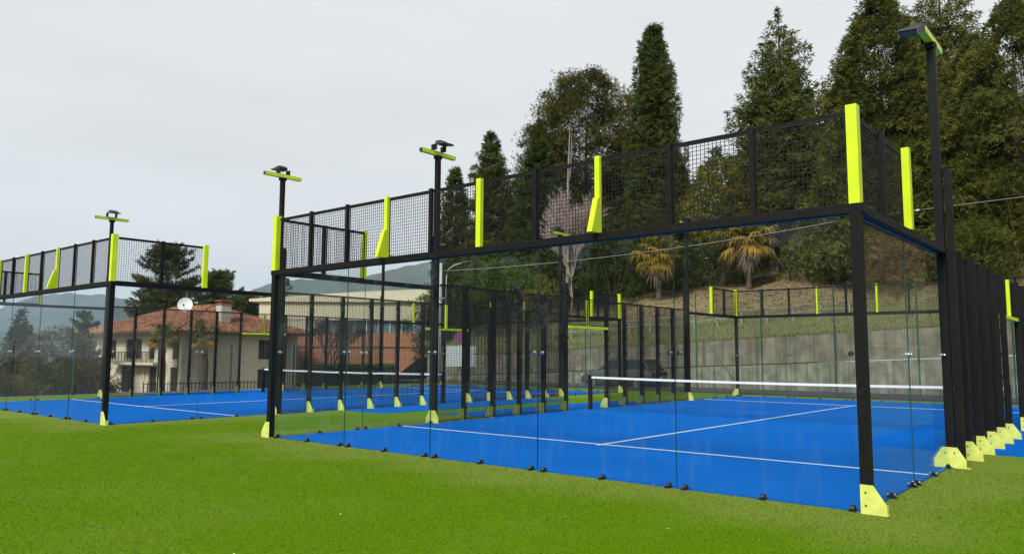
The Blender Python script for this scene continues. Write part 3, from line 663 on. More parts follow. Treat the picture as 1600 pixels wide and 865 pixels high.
# undergrowth
def shrub(x, y, h, w, M, label, seed, z=None, tint=.45, n=170, name='shrub', group='shrubs on the slope', fall=.5, sz=(.13, .26)):
    z = (hz(x, y) if z is None else z)-.1; t = thing(name, label, 'shrub', (x, y, z), 0, group)
    me = clumpy(h, w, M, n_cl=n, per=30, profile=lambda t: np.sqrt(np.clip(1-((t-.35)/.68)**2, 0, 1)), cl=(.35, .75), sz=sz, fall=fall, tint=tint, seed=seed, inner=.3, lump=.3)
    obj('crown', me, t); b = MB()
    for k in range(5):
        a = k*1.26+seed; b.tube([(0,0,-.2),(math.cos(a)*w*.2, math.sin(a)*w*.2, h*.3),(math.cos(a)*w*.45, math.sin(a)*w*.45, h*.7)], [.05,.04,.012], 5)
    obj('stems', b.mesh('stems', bark), t)
SH = [(-27.5,33.0,5.2,2.6,fol_dark,'dark evergreen shrub below the bare tree'),(-24.6,34.4,4.6,2.6,fol_dark,'dark evergreen shrub left of the smaller palm'),
 (-30.6,30.6,4.6,2.8,fol_hedge,'green shrub behind the fence, nearest the street lamp on its right'),(-33.4,30.0,5.0,3.0,fol_dark,'tall dark shrub beside the street lamp'),
 (-18.9,36.9,3.4,2.3,fol_dark,'dark low shrub between the two palms'),(-21.9,37.6,5.6,3.0,fol_dark,'dark shrub filling in behind the smaller palm'),
 (-16.6,42.6,4.2,3.0,fol_dark,'dark shrub in the shade behind the larger palm'),(-12.4,45.0,4.0,3.2,fol_dark,'dark shrub in the shade right of the bare trunk'),
 (-10.9,38.4,4.8,2.6,fol_cyp,'olive shrub at the foot of the broad cypress'),(-8.6,34.0,4.2,2.7,fol_cyp,'olive bush hanging over the slope behind the corner post'),
 (-5.6,35.4,5.0,2.9,fol_cyp,'olive bush behind the right glass panes'),(-2.4,34.2,4.4,2.8,fol_cyp,'olive bush behind the right flood light pole'),
 (.8,35.4,4.8,2.8,fol_brown,'brownish bush behind the right mesh fence'),(3.6,36.4,5.0,3.0,fol_cyp,'olive bush at the right edge beyond the fence'),(-7.2,31.4,2.3,1.9,fol_brown,'dry brown bush on the slope right of the railing'),
 (-36.4,31.6,5.4,2.8,fol_dark,'dark shrub between street lamp and small pointed conifer'),(-29.4,37.2,6.2,3.0,fol_dark,'tall dark shrub under the round topped cypress'),(-26.0,37.8,6.4,2.8,fol_dark,'tall dark shrub at the foot of narrow spruce')]
SH += [(-3.9,31.6,2.6,2.0,fol_cyp,'low olive bush behind the last glass pane'),(-9.9,34.8,3.6,2.2,fol_cyp,'olive bush left of the corner post')]
for i, a in enumerate(SH): shrub(*a, seed=40+i)
shrub(-27.7, 30.6, 3.4, 1.0, fol_yel, 'narrow yellow flowering shrub on the slope', 71, n=70, tint=.35, name='flowering_shrub')
# ivy-like back wall of far trees
def backwood():
    g = np.random.default_rng(77); Ps = []; Ds = []; ts = []
    for k in range(70):
        x = -44+g.random()*66; y = 52+g.random()*10; h = g.uniform(6, 11); w = g.uniform(2, 3.2); z = hz(x, y); n = 420
        a = g.uniform(0, 6.28, n); t = g.random(n); r = w*np.sqrt(np.clip(1-t, 0, 1))*np.sqrt(g.random(n))
        Ps.append(np.stack([x+r*np.cos(a), y+r*np.sin(a), z+h*t], 1)); D = g.normal(0, .5, (n, 3)); D[:, 2] -= .3; Ds.append(D); ts.append(np.full(n, g.uniform(.25, .6)))
    P = np.vstack(Ps); return sprig_mesh('far_wood', P, np.vstack(Ds), g.uniform(.45, .85, len(P)), np.concatenate(ts), fol_dark, width=.22, rng=g)
tag(obj('far_wood', backwood()), 'dark wood closing the slope behind the single conifers', 'wood', kind='stuff')

def unseen_wood():  # tree belt out of view, added to cut the bright sky mirrored in the panes
    g = np.random.default_rng(78); Ps = []; Ds = []; ts = []
    for k in range(120):
        f = k/119; x, y = (-62+f*90+g.uniform(-3, 3), -34-16*math.sin(f*3.1)+g.uniform(-4, 4)); h = g.uniform(8, 14); w = g.uniform(2.2, 3.6); z = float(ground_z(x, y)); n = 170
        a = g.uniform(0, 6.28, n); t = g.random(n); r = w*np.sqrt(np.clip(1-t, 0, 1))*np.sqrt(g.random(n))
        Ps.append(np.stack([x+r*np.cos(a), y+r*np.sin(a), z+h*t], 1)); D = g.normal(0, .5, (n, 3)); D[:, 2] -= .3; Ds.append(D); ts.append(np.full(n, g.uniform(.25, .7)))
    P = np.vstack(Ps); return sprig_mesh('unseen_wood', P, np.vstack(Ds), g.uniform(.9, 1.6, len(P)), np.concatenate(ts), fol_dark, width=.24, rng=g)
tag(obj('unseen_wood', unseen_wood()), 'unseen belt of trees added to dim the sky mirrored in the glass', 'wood', kind='stuff')

# bare trees
def bare_tree(x, y, z, H, label, seed, M, spread=.5, depth=6, name='bare_tree', r0_=.12, group='leafless trees', weep=0., kids=(2, 3), t0=.3, rad=None, rmin=.007):
    g = random.Random(seed); root = thing(name, label, 'tree', (x, y, z), 0, group); tb = MB(); cb = MB()
    def grow(p, d, L, r, lev):
        q = p+d*L; nn = 3 if lev > 2 else 5
        mid = p+d*L*.5+Vector((g.uniform(-1,1), g.uniform(-1,1), 0))*L*.06
        (tb if lev == 0 else cb).tube([p, mid, q], [r, r*.85, r*.68], 7 if lev == 0 else nn, 0, False)
        if lev >= depth: return
        for k in range(g.randint(*kids)+(1 if lev == 0 else 0)):
            a = g.uniform(0, 6.283); o = Vector((math.cos(a), math.sin(a), 0)); nd = (d+o*spread*g.uniform(.5, 1.2)+Vector((0,0,.10-weep*lev*.12))).normalized()
            st = p+d*L*g.uniform(.55, 1.0) if k else q
            grow(st, nd, L*g.uniform(.62, .84), max(r*.62, rmin), lev+1)
    grow(Vector((0,0,-.3)), Vector((g.uniform(-.05,.05), g.uniform(-.05,.05), 1)).normalized(), H*t0, r0_, 0)
    A = np.array(cb.v); kz = H/A[:, 2].max(); kr = (rad or H*.45)/np.percentile(np.hypot(A[:, 0], A[:, 1]), 97)
    for q in (tb, cb): q.v = [(a*kr, b_*kr, c*kz) for a, b_, c in q.v]
    obj('trunk', tb.mesh('trunk', M), root); obj('crown', cb.mesh('crown', M), root)
twig = mat('grey_twigs', (.36, .29, .265), .9, noise=.25, nscale=4); twigd = mat('brown_twigs', (.10, .08, .06), .9, noise=.25, nscale=4)
bare_tree(-26.2, 31.8, hz(-26.2, 31.8), 8.4, 'grey leafless tree behind the mesh, centre of the near cage', 5, twig, .55, 6, r0_=.13, weep=.35, t0=.42, kids=(3, 5), rad=2.3, rmin=.013)
TB = MB().tube([(-26.4,31.75,hz(-26.4,31.75)+2),(-26.3,31.7,12.5),(-26.15,31.7,16.2)], [.10,.08,.02], 7)
tr_ = thing('dead_tree', 'pale dead trunk standing above the bare tree', 'tree', (0,0,0), 0, 'leafless trees'); obj('trunk', TB.mesh('trunk', palebark), tr_); obj('limb', MB().tube([(-26.33,31.72,12.0),(-26.0,31.6,13.5),(-25.95,31.6,15.6)], [.05,.04,.012], 6).mesh('limb', palebark), tr_)

# palms
fol_palm = leaf_mat('palm_fronds', (.05, .085, .018), (.19, .17, .03), (.46, .28, .04), .3)
fol_dead = leaf_mat('dead_palm_fronds', (.16, .13, .09), (.26, .21, .15), (.36, .30, .22), .15)
fibre = mat('palm_fibre', (.10, .075, .05), .95, noise=.4, nscale=12, bump=1, bscale=30)
def palm(x, y, z, hc, rad, label, seed, group='fan palms', yellowing=.5, nleaf=40, skirt=True, tr=.14):
    g = np.random.default_rng(seed); root = thing('fan_palm', label, 'palm', (x, y, z), 0, group)
    pts = [(.05*math.sin(s*4), .04*math.cos(s*5), -.3+(hc+.3)*s) for s in np.linspace(0, 1, 8)]
    obj('trunk', MB().tube(pts, [tr*(1.1+.15*math.sin(i*2.2)) for i in range(8)], 9).mesh('trunk', fibre, True), root)
    V = []; tt = []; V2 = []; t2 = []; st = MB()
    def leaf(az, el, L, fr, dead, Vl, tl, ti):
        d = np.array([math.cos(az)*math.cos(el), math.sin(az)*math.cos(el), math.sin(el)]); s = np.array([-math.sin(az), math.cos(az), 0]); n = np.cross(s, d)
        p0 = np.array([0, 0, hc]); hub = p0+d*L
        if not dead: st.tube([tuple(p0), tuple(hub)], .012, 4)
        m_ = 18
        for k in range(m_):
            a = (k/(m_-1)-.5)*(4.2 if not dead else 2.6); l = fr*(1-.25*abs(a)/2.1)*g.uniform(.9, 1.05); da = 2.6/m_*.5
            dv = d*math.cos(a)+s*math.sin(a); dr = np.array([0, 0, -1])*(g.uniform(.3, .85) if not dead else .5)*l
            m1 = hub+dv*l*.55+n*.03; tip = hub+dv*l+dr; w = (s*math.cos(a)-d*math.sin(a))*(1.0 if not dead else .7); tip = tip+g.normal(0, .07 if not dead else .12, 3)
            Vl.append([hub, m1+w*l*.055, tip+w*.004, m1-w*l*.055]); tl.append(ti+g.normal(0, .08))
    for k in range(nleaf):
        el = g.uniform(-.85, 1.25); leaf(g.uniform(0, 6.28), el, rad*g.uniform(.28, .72), rad*g.uniform(.26, .42), False, V, tt, np.clip(yellowing+(-.30*el)+g.normal(0, .22), 0, 1))
    if skirt:
        for k in range(24): leaf(g.uniform(0, 6.28), g.uniform(-1.5, -.7), rad*g.uniform(.2, .62), rad*g.uniform(.28, .46), True, V2, t2, g.random())
    tm = lambda nm, A, q, M: tri_mesh(nm, np.array(A).reshape(-1, 3), 4, np.repeat(np.clip(q, 0, 1), 4), M)
    obj('crown', tm('crown', V, tt, fol_palm), root); obj('leaf_stalks', st.mesh('leaf_stalks', fol_hedge), root)
    if skirt: obj('dead_fronds', tm('dead_fronds', V2, t2, fol_dead), root)
palm(-15.9, 35.2, hz(-15.9, 35.2), 3.1, 2.1, 'larger fan palm with yellowing fronds on the dry slope', 1, yellowing=.66, nleaf=110)
palm(-21.0, 33.7, hz(-21.0, 33.7), 2.85, 1.85, 'smaller fan palm with yellow crown and grey skirt, nearer the centre', 2, yellowing=.62, nleaf=95)
palm(-57.6+.0, 21.0, -2.0, 4.7, 1.75, 'fan palm in front of the pale facade, right of the balcony', 3, 'palms by the house', .55, 48, False, .22)
palm(-56.0, 23.6, -2.0, 4.9, 1.75, 'fan palm at the front corner of the pale house', 4, 'palms by the house', .6, 48, False, .25)

# ------------------------------------------------------------------ left background: trees
T('c', -85.6, 34.7, 13.9, 'broad pine rising behind the red roof', z=-4, Rm=5.6, M=fol_pine, n_br=210, per=105, droop=.15, hang=.25, tint=.55, seed=30, prof=.42, e0=(.5, .1), t0=.2, sz=(.35, .6), lat=.3, irregular=.3, group='pines behind the house', name='pine_tree', bottom=.9)
T('c', -85.9, 41.4, 11.5, 'smaller pine right of the satellite dish', z=-4, Rm=4.6, M=fol_pine, n_br=180, per=95, droop=.15, hang=.25, tint=.55, seed=31, prof=.45, e0=(.5, .1), t0=.2, sz=(.35, .6), lat=.3, irregular=.3, group='pines behind the house', name='pine_tree')
T('c', -88.5, 47.0, 9.3, 'low pine behind the chimney side of the roof', z=-4, Rm=4.8, M=fol_pine, n_br=160, per=85, droop=.1, hang=.25, tint=.5, seed=32, prof=.45, e0=(.4, .1), t0=.2, sz=(.35, .6), irregular=.3, group='pines behind the house', name='pine_tree')
T('c', -92.5, 55.4, 12.0, 'slender conifer above the cream building', z=-4, Rm=3.2, M=fol_pine, n_br=130, per=60, droop=.2, hang=.4, tint=.5, seed=33, prof=.7, sz=(.35, .6), group='pines behind the house')
T('c', -54.2, 9.9, 4.15, 'dark spruce at left edge behind the farther court', z=-2, Rm=2.0, M=fol_dark, n_br=320, per=75, droop=.3, hang=.5, tint=.38, seed=34, prof=1.0, group='trees beyond the farther court')
T('c', -66.4, 18.4, 4.9, 'wispy cedar at the left end of the pale house', z=-2, Rm=1.9, M=fol_dark, n_br=80, per=50, droop=.1, hang=.4, tint=.4, seed=35, prof=.5, irregular=.35, group='trees beyond the farther court')
T('l', -50.2, 11.0, 3.0, 'brownish tree with ivy beside the dark spruce', z=-2, Rm=1.8, M=fol_brown, n_cl=230, per=32, profile=lambda t: np.sqrt(np.clip(1-((t-.5)/.55)**2, 0, 1)), cl=(.4, .8), sz=(.14, .28), fall=.3, tint=.5, seed=36, name='ivy_tree', group='trees beyond the farther court')
for i, (x, y, h, w, M, lb, tn) in enumerate([(-47.0,7.0,2.4,1.9,fol_brown,'brown winter thicket at the left edge',.5),(-48.8,9.4,1.9,1.8,fol_dark,'dark low thicket under the dark spruce',.5),(-50.5,12.6,2.3,2.0,fol_brown,'brown thicket left of the corner foot',.6),
        (-52.4,12.6,2.0,1.7,fol_hedge,'green brown bushes left of the house end',.4),(-45.4,4.6,3.0,2.0,fol_brown,'tall thicket cut by the left edge',.4),(-62.0,13.6,2.6,2.2,fol_hedge,'distant green bush between brown thickets',.3),(-69.0,13.5,3.6,2.6,fol_brown,'distant brown bush left of the house',.6)]):
    shrub(x, y, h, w, M, lb, 80+i, z=-2.0, n=130, name='thicket', group='thickets beyond the farther court', sz=(.13, .27), tint=tn)
for i, (x, y, H, lb) in enumerate([(-43.6,4.4,5.0,'leafless tree at the far left edge'),(-48.6,12.6,4.4,'leafless tree left of the farther cage corner')]):
    bare_tree(x, y, -2.0, H, lb, 60+i, twigd, .5, 6, r0_=.08, t0=.26)
bare_tree(-45.0, 27.2, -2.0, 6.6, 'leafless spreading tree in front of the brick building', 70, twigd, .55, 7, r0_=.12, t0=.22, kids=(2, 4))
hedge_root = thing('clipped_hedge', 'clipped green hedge in front of the house side', 'hedge', (-37.0, 19.2, -1.6))
def hedge_me(w, d, h, seed, n=4200):
    g = np.random.default_rng(seed); P = g.random((n, 3))*np.array([w, d, h]); ax = g.integers(0, 3, n); sd = g.integers(0, 2, n)
    for a, L in enumerate((w, d, h)): k = ax == a; P[k, a] = np.where((sd[k] == 1) | (a == 2), L, 0)+g.normal(0, .04, k.sum())
    D = P-np.array([w/2, d/2, h/2]); D = D/np.array([w, d, h])+g.normal(0, .3, (n, 3)); return sprig_mesh('foliage', P, D, g.uniform(.08, .17, n), g.uniform(.2, .8, n), fol_hedge, width=.3, rng=g)
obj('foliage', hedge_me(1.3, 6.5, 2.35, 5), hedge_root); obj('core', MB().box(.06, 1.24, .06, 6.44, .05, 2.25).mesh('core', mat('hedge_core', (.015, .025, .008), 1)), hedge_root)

# ------------------------------------------------------------------ house
plaster = mat('cream_plaster', (.80, .72, .57), .9, noise=.08, nscale=.8, bump=.2, bscale=30)
plaster2 = mat('stone_cladding', (.70, .635, .51), .9, base2=(.60, .545, .44), nscale=3, bump=.3, bscale=20)
shut = mat('dark_shutter', (.035, .028, .024), .6, noise=.2); frame_m = mat('brown_frame', (.10, .06, .04), .6); dglass = mat('window_glass', (.02, .025, .03), .08)
tile_m = mat('terracotta_tiles', (.29, .115, .062), .9, base2=(.18, .075, .045), nscale=2.2, bump=.3, bscale=20)
def wall_holes(L, H, holes, M, depth=.22):
    """wall in local XZ (x 0..L, z 0..H), outside towards -y, with recessed openings"""
    b = MB(); X = sorted({0, L, *[h[0] for h in holes], *[h[1] for h in holes]}); Z = sorted({0, H, *[h[2] for h in holes], *[h[3] for h in holes]})
    for x0, x1 in zip(X, X[1:]):
        for z0, z1 in zip(Z, Z[1:]):
            if any(h[0] <= x0 and h[1] >= x1 and h[2] <= z0 and h[3] >= z1 for h in holes): continue
            b.quad((x0,0,z0),(x1,0,z0),(x1,0,z1),(x0,0,z1))
    for x0, x1, z0, z1 in holes:
        b.quad((x0,0,z0),(x0,0,z1),(x0,depth,z1),(x0,depth,z0)); b.quad((x1,0,z0),(x1,depth,z0),(x1,depth,z1),(x1,0,z1))
        b.quad((x0,0,z0),(x0,depth,z0),(x1,depth,z0),(x1,0,z0)); b.quad((x0,0,z1),(x1,0,z1),(x1,depth,z1),(x0,depth,z1))
    return b.mesh('wall', M)
HX0, HX1, HY0, HY1, HZ0, HZE = -75.7, -58.0, 22.7, 33.5, -2.05, 3.30
house = thing('villa', 'pale two storey house with red tiled hip roof behind the farther court', 'house', (HX1, HY0, HZ0))
HL = HX1-HX0; HW = HY1-HY0; HH = HZE-HZ0
front = [(4.2,5.6,3.05,4.75),(7.6,8.9,3.05,4.75),(9.4,10.7,3.05,4.75),(12.0,13.1,3.05,4.75),(13.6,14.7,3.05,4.75),(16.1,17.2,3.05,4.75),(7.0,9.4,.15,2.4),(12.2,13.6,.15,2.4),(15.9,17.2,.15,2.4),(2.2,3.6,.9,2.3)]
fw_ = obj('wall', wall_holes(HL, HH, front, plaster), house, (-HL, 0, 0)); fw_['label'] = 'sunlit cream front wall with shuttered windows'
side = [(6.9,8.3,3.05,4.75),(6.9,8.3,.5,2.2)]
sw = obj('wall', wall_holes(HW, HH, side, plaster2), house, (0, 0, 0), (0, 0, math.pi/2)); sw['label'] = 'beige side wall'
obj('wall', MB().quad((-HL,0,0),(-HL,HW,0),(-HL,HW,HH),(-HL,0,HH)).quad((-HL,HW,0),(0,HW,0),(0,HW,HH),(-HL,HW,HH)).mesh('wall', plaster), house)
for (x0, x1, z0, z1) in front:
    w = obj('window', MB().box(0, x1-x0, .15, .19, 0, z1-z0).mesh('window', shut), house, (-HL+x0, 0, z0)); W_, H_ = x1-x0, z1-z0
    obj('frame', MB().box(.02, .08, .11, .15, 0, H_).box(W_-.08, W_-.02, .11, .15, 0, H_).box(W_/2-.04, W_/2+.04, .11, .15, 0, H_).box(.08, W_/2-.04, .112, .148, H_-.07, H_-.01).mesh('frame', frame_m), w)
    obj('sill', MB().box(-.08, W_+.08, -.06, .10, -.07, -.003).mesh('sill', plaster), w)
for (x0, x1, z0, z1) in side:
    w = obj('window', MB().box(0, x1-x0, .15, .19, 0, z1-z0).mesh('window', shut), house, (0, x0, z0), (0, 0, math.pi/2)); W_, H_ = x1-x0, z1-z0
    obj('frame', MB().box(.02, .08, .11, .15, 0, H_).box(W_-.08, W_-.02, .11, .15, 0, H_).box(W_/2-.04, W_/2+.04, .11, .15, 0, H_).mesh('frame', frame_m), w)
    obj('sill', MB().box(-.08, W_+.08, -.06, .10, -.07, -.003).mesh('sill', plaster), w)
bal = obj('balcony', MB().box(-HL+6.2, -HL+15.2, -1.1, -.002, 2.55, 2.78).mesh('balcony', plaster), house)
for k in range(46): obj('baluster', shared('balu', lambda: MB().box(-.015, .015, -.015, .015, 0, .85).mesh('baluster', black)), bal, (-HL+6.25+.195*k, -1.05, 2.78))
obj('handrail', MB().box(-HL+6.2, -HL+15.2, -1.08, -1.02, 3.63, 3.68).mesh('handrail', black), bal)
obj('pilaster', MB().box(-HL+11.2, -HL+11.6, -.12, -.002, 0, 2.55).mesh('pilaster', plaster), house)
obj('downpipe', MB().tube([(-.35,-.55,HH-.05),(-.35,-.12,HH-.55),(-.35,-.12,0)], .05, 8).mesh('downpipe', frame_m), house)
# roof : hip with overhang, rows of barrel tiles
OV = 1.15; rx0, rx1, ry0, ry1 = -HL-OV, OV, -OV, HW+OV; RZ = HH-.02; RISE = 2.55; half = (ry1-ry0)/2
ridge = [(rx0+half, (ry0+ry1)/2, RZ+RISE), (rx1-half, (ry0+ry1)/2, RZ+RISE)]
b = MB(); c4 = [(rx0,ry0,RZ),(rx1,ry0,RZ),(rx1,ry1,RZ),(rx0,ry1,RZ)]; b.v = c4+ridge+[(x,y,RZ-.16) for x,y,_ in c4]
b.f = [(0,1,5,4),(1,2,5),(2,3,4,5),(3,0,4),(6,7,1,0),(7,8,2,1),(8,9,3,2),(9,6,0,3),(9,8,7,6)]; b.m = [0]*4+[1]*5
roof = obj('roof', b.mesh('roof', [tile_m, frame_m]), house)
def tiles():
    b = MB(); sp = .30; ymid = (ry0+ry1)/2
    def rowt(p, q):
        p, q = Vector(p), Vector(q); n = max(1, int((q-p).length/.42)); d = (q-p)/n; dn = d.normalized(); s = dn.cross(Vector((0,0,1))).normalized(); up = s.cross(dn)
        if up.z < 0: up = -up
        for k in range(n):
            a = p+d*k-dn*.03; e = p+d*(k+1); i = len(b.v); j = random.uniform(-.012, .012)
            for pt, w, h in ((a, .095, .085), (e, .075, .055)):
                for t in (0, .5, 1, 1.5, 2): th = math.pi*t/2; b.v.append(tuple(pt+s*(w*math.cos(th)+j)+up*(h*math.sin(th)+.004)))
            for t in range(4): b.f.append((i+t, i+t+1, i+5+t+1, i+5+t)); b.m.append(random.choice((0, 0, 1, 2)))
            b.f.append((i, i+1, i+2, i+3, i+4)); b.m.append(0)
    x = rx0+.15
    while x < rx1:
        t = min(1, (x-rx0)/half, (rx1-x)/half)
        rowt((x, ry0, RZ+.01), (x, ry0+t*half, RZ+.01+t*RISE)); x += sp
    y = ry0+.15
    while y < ry1:
        t = min(1, (y-ry0)/half, (ry1-y)/half); rowt((rx1, y, RZ+.01), (rx1-t*half, y, RZ+.01+t*RISE)); y += sp
    for a, c in (((rx1, ry0, RZ+.05), ridge[1]), ((rx0, ry0, RZ+.05), ridge[0]), ((rx1, ry1, RZ+.05), ridge[1]), (ridge[0], ridge[1])): rowt(a, (c[0], c[1], c[2]+.05))
    return b.mesh('roof_tiles', [tile_m, mat('terracotta_pale', (.40, .20, .12), .9, noise=.15), mat('terracotta_dark', (.14, .06, .04), .9, noise=.15)])
o = obj('roof_tiles', tiles(), roof); o['kind'] = 'stuff'
ch = obj('chimney', MB().box(-.55, .35, -.45, .45, 0, 2.1).mesh('chimney', mat('chimney_render', (.50, .47, .41), .9, noise=.1)), roof, (-1.35, 4.3, HH+.25))
obj('cornice', MB().box(-.62, .42, -.52, .52, .0, .12).box(-.5, .3, -.4, .4, .12, .3).box(-.66, .46, -.56, .56, .3, .4).mesh('cornice', tile_m), house, (-1.35, 4.3, HH+2.352))
obj('flashing', MB().prism([(-.5,-.9),(1.5,-.9),(1.5,.9),(-.5,.9)], 2, 0, .02).mesh('flashing', mat('grey_flashing', (.35, .36, .36), .6)), house, (-.65, 4.3, HH+.62), (0, R(22), 0))
def dish():
    b = MB(); n, k = 16, 5; rr = .62
    for j in range(k+1):
        for i in range(n): r_ = rr*j/k; b.v.append((r_*math.cos(6.2832*i/n), .25*(r_/rr)**2*-.6, r_*math.sin(6.2832*i/n)))
    for j in range(k):
        for i in range(n): i2 = (i+1) % n; b.f.append((j*n+i, j*n+i2, (j+1)*n+i2, (j+1)*n+i)); b.m.append(0)
    return b.mesh('dish', white, True)
sat = thing('satellite_dish', 'white satellite dish on a mast above the red roof', 'satellite dish', (-61.5, 24.6, HZE+.55))
obj('mast', MB().tube([(0,.1,-.2),(0,.1,2.9)], .025, 6).mesh('mast', steel), sat); obj('dish', dish(), sat, (0, 0, 1.75), (R(-12), 0, R(55))); obj('feed_arm', MB().tube([(0,0,1.3),(.30,-.30,1.7)], .02, 5).box(.24, .36, -.37, -.25, 1.66, 1.80).mesh('feed_arm', lampgrey), sat)
gf = thing('garden_fence', 'dark metal picket fence in front of the pale house', 'fence', (-52, 17, -2.0))
for k in range(34): obj('picket', shared('picket', lambda: MB().box(-.02, .02, -.02, .02, 0, 1.5).mesh('picket', black)), gf, (.06*k*1.0, .26*k, 0))
obj('fence_rail', MB().tube([(0,0,1.35),(.06*33,.26*33,1.35)], .025, 4).mesh('fence_rail', black), gf); obj('fence_rail', MB().tube([(0,0,.25),(.06*33,.26*33,.25)], .025, 4).mesh('fence_rail', black), gf)

# ------------------------------------------------------------------ brick building with cream upper storey
brick = bpy.data.materials.new('orange_brick'); brick.use_nodes = True
t = brick.node_tree; P = t.nodes['Principled BSDF']; P.inputs['Roughness'].default_value = .9
bt = t.nodes.new('ShaderNodeTexBrick'); bt.inputs['Scale'].default_value = 1; bt.inputs['Color1'].default_value = (.62, .23, .10, 1); bt.inputs['Color2'].default_value = (.50, .17, .075, 1); bt.inputs['Mortar'].default_value = (.30, .24, .19, 1)
bt.inputs['Brick Width'].default_value = .25; bt.inputs['Row Height'].default_value = .075; bt.inputs['Mortar Size'].default_value = .008
co = t.nodes.new('ShaderNodeTexCoord'); mpn = t.nodes.new('ShaderNodeMapping'); mpn.inputs['Rotation'].default_value = (R(90), 0, 0)
t.links.new(co.outputs['Object'], mpn.inputs['Vector']); t.links.new(mpn.outputs['Vector'], bt.inputs['Vector']); t.links.new(bt.outputs['Color'], P.inputs['Base Color'])
creamw = mat('cream_render', (.62, .57, .42), .9, noise=.06, nscale=.5)
ang = math.atan2(10.55, 12.7)
gym = thing('sports_hall', 'orange brick hall with glazed band and cream upper storey', 'building', (-64.5, 33.7, -2.0), ang)
GL = 30
holes = [(4.0, 5.2, 1.2, 2.9), (7.4, 8.2, .2, 2.7), (12.2, 13.2, .2, 2.6)]
obj('wall', wall_holes(GL, 5.6, holes, brick), gym)
for x0, x1, z0, z1 in holes:
    w = obj('window', MB().box(0, x1-x0, .14, .18, 0, z1-z0).mesh('window', white), gym, (x0, 0, z0)); obj('pane', MB().box(.1, x1-x0-.1, .12, .139, .1, z1-z0-.1).mesh('pane', dglass), w)
obj('string_course', MB().box(0, GL, -.06, -.001, 4.1, 4.25).mesh('string_course', mat('dark_brick', (.16, .07, .045), .9)), gym)
obj('clerestory', MB().box(4, GL, .10, .16, 5.6, 6.75).mesh('clerestory', mat('pale_glazing', (.16, .22, .27), .15)), gym)
for k in range(22): obj('mullion', shared('mull', lambda: MB().box(-.05, .05, .0, .099, 5.6, 6.75).mesh('mullion', white)), gym, (4.6+1.15*k, 0, 0))
up_ = obj('upper_wall', MB().box(0, GL, -.35, -.10, 6.75, 8.5).box(0, 6.0, -.3, .5, 5.7, 6.749).mesh('upper_wall', creamw), gym)
obj('roof', MB().prism([(-.9,8.5),(GL,8.5),(GL,10.4),(10,9.5),(-.9,8.75)], 1, -.7, 14).mesh('roof', creamw), gym)
obj('wall', MB().box(0, .3, .001, 14, 0, 8.49).mesh('wall', creamw), gym)
# ------------------------------------------------------------------ street lamp, sign boards, cable, parked car
galv = mat('galvanised_steel', (.40, .41, .42), .5, metal=.3, noise=.1)
sl = thing('street_lamp', 'grey street lamp with curved arm behind the near cage', 'street lamp', (-29.6, 23.6, -.2))
obj('pole', MB().tube([(0,0,0),(0,0,7.0)], [.12,.085], 10).mesh('pole', galv, True), sl)
obj('arm', MB().tube([(.25,.2,4.6),(.25,.2,6.2),(.34,.28,6.65),(.62,.52,6.9),(1.0,.82,7.05)], .035, 7).mesh('arm', galv, True), sl)
obj('clamp_band', MB().tube([(0,0,4.9),(0,0,5.0)], .13, 10).box(0, .27, 0, .22, 4.92, 4.98).mesh('clamp_band', galv), sl)
hd_ = obj('lamp_head', MB().prism([(0,-.1),(.55,-.07),(.6,0),(.55,.07),(0,.1)], 2, -.05, .05).mesh('lamp_head', lampgrey), sl, (.95, .78, 7.06), (0, R(-8), R(40)))
sg = thing('notice_board', 'two pale notice boards on posts beyond the near cage', 'sign', (-27.1, 22.4, 0), R(40))
for dx, w_ in ((-.55, 1.05), (.62, .42)): obj('board', MB().box(dx, dx+w_, -.02, .02, .86, 1.98).mesh('board', mat('pale_board', (.52, .58, .62), .6, noise=.05)), sg)
for dx in (-.5, .46, .83): obj('post', MB().tube([(dx,.04,0),(dx,.04,2.0)], .025, 6).mesh('post', galv), sg)
ns = thing('parking_sign', 'round blue no parking sign with red ring above the notice boards', 'sign', (-27.15, 22.7, 0), R(40))
obj('post', MB().tube([(0,.05,0),(0,.05,2.75)], .03, 8).mesh('post', galv), ns)
dsc = obj('disc', MB().disc((0, 0, 2.42), 1, .30, .02, 24).mesh('disc', mat('sign_blue', (.03, .06, .32), .5)), ns)
rb = MB()
for k in range(24):
    a, c = 6.2832*k/24, 6.2832*(k+1)/24; f = lambda r_, q: (r_*math.cos(q), -.0125, 2.42+r_*math.sin(q)); rb.quad(f(.24,a), f(.24,c), f(.30,c), f(.30,a))
for s in (1, -1):
    d = Vector((1,0,s)).normalized()*.25; n_ = Vector((-s,0,1)).normalized()*.03; c0 = Vector((0,-.0128-.0004*s,2.42)); rb.quad(tuple(c0-d-n_), tuple(c0+d-n_), tuple(c0+d+n_), tuple(c0-d+n_))
obj('red_ring', rb.mesh('red_ring', mat('sign_red', (.45, .02, .02), .5)), ns)
cab = thing('overhead_cable', 'pale overhead cable sagging from street lamp across the slope', 'cable')
def cable(pts, r_=.011): return MB().tube(pts, r_, 5).mesh('wire', cablem, True)
CA, CBp = Vector((-29.45, 23.7, 6.35)), Vector((-9.3, 32.0, 8.35))
obj('wire', cable([tuple(CA.lerp(CBp, s)-Vector((0,0,1.55*4*s*(1-s)*.25))) for s in np.linspace(0, 1, 18)]), cab)
obj('wire', cable([tuple(CBp.lerp(Vector((6.0, 33.0, 8.9)), s)) for s in np.linspace(0, 1, 8)]), cab)
obj('insulator', MB().disc((-6.2, 32.2, 8.46), 0, .05, .22, 8).mesh('insulator', white), cab)

